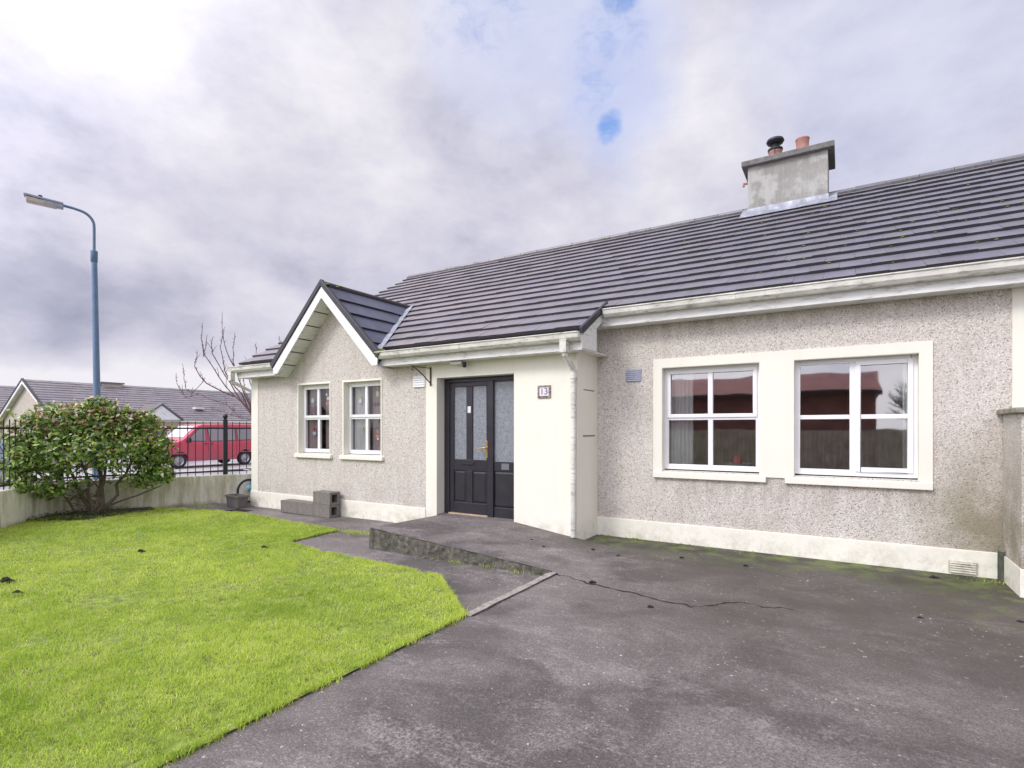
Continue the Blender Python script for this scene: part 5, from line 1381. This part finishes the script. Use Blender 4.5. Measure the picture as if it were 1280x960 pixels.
V3 = mpz.outputs['Vector']; n1 = wnoise(1.9, 4, .5, .3, V3); n2 = wnoise(4.6, 9, .60, .15, V3); n3 = wnoise(12, 6, .6, .2, V3)
def pdir(px, py):
    d = ray(px, py, 1)-Vector((0, 0, EYE)); return d.normalized()
# warped direction so that cloud banks have soft irregular edges
wv = wn('ShaderNodeVectorMath', operation='SCALE'); wt = wn('ShaderNodeTexNoise'); wt.inputs['Scale'].default_value = 4; wt.inputs['Detail'].default_value = 5; LK(nrm.outputs[0], wt.inputs['Vector'])
sb = wn('ShaderNodeVectorMath', operation='SUBTRACT'); LK(wt.outputs['Color'], sb.inputs[0]); sb.inputs[1].default_value = (.5, .5, .5)
LK(sb.outputs[0], wv.inputs[0]); wv.inputs['Scale'].default_value = .30
ad = wn('ShaderNodeVectorMath', operation='ADD'); LK(nrm.outputs[0], ad.inputs[0]); LK(wv.outputs[0], ad.inputs[1])
nd = wn('ShaderNodeVectorMath', operation='NORMALIZE'); LK(ad.outputs[0], nd.inputs[0])
def lobe(d, rad, amp, src=None):
    n = wn('ShaderNodeVectorMath', operation='DOT_PRODUCT'); LK((src or nd).outputs[0], n.inputs[0]); n.inputs[1].default_value = d
    m = wn('ShaderNodeMapRange', interpolation_type='SMOOTHSTEP'); LK(n.outputs['Value'], m.inputs[0]); m.inputs[1].default_value = math.cos(rad); m.inputs[2].default_value = 1; m.inputs[3].default_value = 0; m.inputs[4].default_value = amp
    return m.outputs[0]
B = wm('MULTIPLY_ADD', n1, .65, .57-.325-.725-.225); B = wm('MULTIPLY_ADD', n2, 1.45, B); B = wm('MULTIPLY_ADD', n3, .45, B)
for (px, py, rd, am) in ((330, 110, 14, .14), (60, 20, 9, .10), (450, 170, 9, .22), (170, 130, 7, .12), (150, 60, 10, .12), (330, 240, 11, -.30), (60, 110, 9, -.18), (40, 250, 9, -.06), (430, 310, 9, -.02), (150, 405, 8, -.30), (20, 400, 8, -.28), (300, 400, 8, -.06), (60, 330, 8, .06),
                         (620, 190, 10, -.10), (560, 60, 8, .14), (680, 90, 8, .14), (880, 60, 10, .05), (1000, 110, 10, .16), (1180, 110, 12, -.20), (1240, 30, 10, .04), (840, 210, 8, .20), (560, 290, 8, .06)):
    if am: B = wm('ADD', B, lobe(pdir(px, py), R(rd), am))
hb = wn('ShaderNodeMapRange', interpolation_type='SMOOTHSTEP'); sz = wn('ShaderNodeSeparateXYZ'); LK(nd.outputs[0], sz.inputs[0]); LK(wm('MULTIPLY_ADD', sep.outputs[2], .7, wm('MULTIPLY', sz.outputs[2], .3)), hb.inputs[0]); hb.inputs[1].default_value = .125; hb.inputs[2].default_value = .06; hb.inputs[3].default_value = 0; hb.inputs[4].default_value = .6
B = wm('ADD', B, hb.outputs[0]); B = wm('MULTIPLY_ADD', B, .80, .20)
cr = wn('ShaderNodeValToRGB'); e = cr.color_ramp.elements
while len(e) < 5: e.new(.5)
for i, (p, c) in enumerate([(.10, (.31, .32, .42)), (.34, (.42, .42, .52)), (.55, (.54, .53, .625)), (.80, (.65, .635, .70)), (1.0, (.74, .72, .765))]): e[i].position = p; e[i].color = (*c, 1)
LK(B, cr.inputs[0]); 
# thin places where pale blue shows through the cloud
tint = lobe(pdir(775, 90), R(10), .6); tint = wm('MAXIMUM', tint, lobe(pdir(700, -30), R(14), .45)); tint = wm('MAXIMUM', tint, lobe(pdir(1150, 60), R(15), .25))
mt = wn('ShaderNodeMix', data_type='RGBA'); LK(tint, mt.inputs[0]); LK(cr.outputs[0], mt.inputs[6]); mt.inputs[7].default_value = (.44, .52, .80, 1)
LK(mt.outputs[2], bgC.inputs[0])
# cloud in front of the sun, behind the camera, is brighter
st = wm('ADD', 1.0, lobe(sdir, R(82), 1.9, nrm))
LK(st, bgC.inputs[1])
nb = wnoise(26, 6, .7, .6, V3)
blue = lobe(pdir(762, 157), R(1.6), 1.0, nrm)
for q in ((758, 168, 1.2, .8), (767, 147, 1.2, .75), (775, -10, 2.4, .9), (775, 40, 5, .42), (600, -30, 5, .35), (752, 110, 4, .40), (800, 70, 4, .36), (775, 85, 5, .38)): blue = wm('MAXIMUM', blue, lobe(pdir(q[0], q[1]), R(q[2]), q[3], nrm if q[3] > .7 else nd))
blue = wm('ADD', blue, wm('MULTIPLY_ADD', nb, 1.5, -.80))
bl = wn('ShaderNodeMapRange', interpolation_type='SMOOTHSTEP'); LK(blue, bl.inputs[0]); bl.inputs[1].default_value = .05; bl.inputs[2].default_value = 1.25; bl.inputs[4].default_value = .72
hs = wn('ShaderNodeHueSaturation'); hs.inputs['Saturation'].default_value = 1.25; hs.inputs['Value'].default_value = 1.45; LK(sky.outputs[0], hs.inputs['Color']); LK(hs.outputs[0], bgS.inputs[0])
inv = wm('SUBTRACT', 1, bl.outputs[0])
LK(inv, mixS.inputs[0]); LK(bgS.outputs[0], mixS.inputs[1]); LK(bgC.outputs[0], mixS.inputs[2]); LK(mixS.outputs[0], out.inputs[0])

vs = scene.view_settings; vs.view_transform = 'Standard'; vs.look = 'None'; vs.gamma = 1; vs.exposure = .27; vs.use_curve_mapping = False
scene.render.engine = 'CYCLES'; scene.render.resolution_x = 1024; scene.render.resolution_y = 768
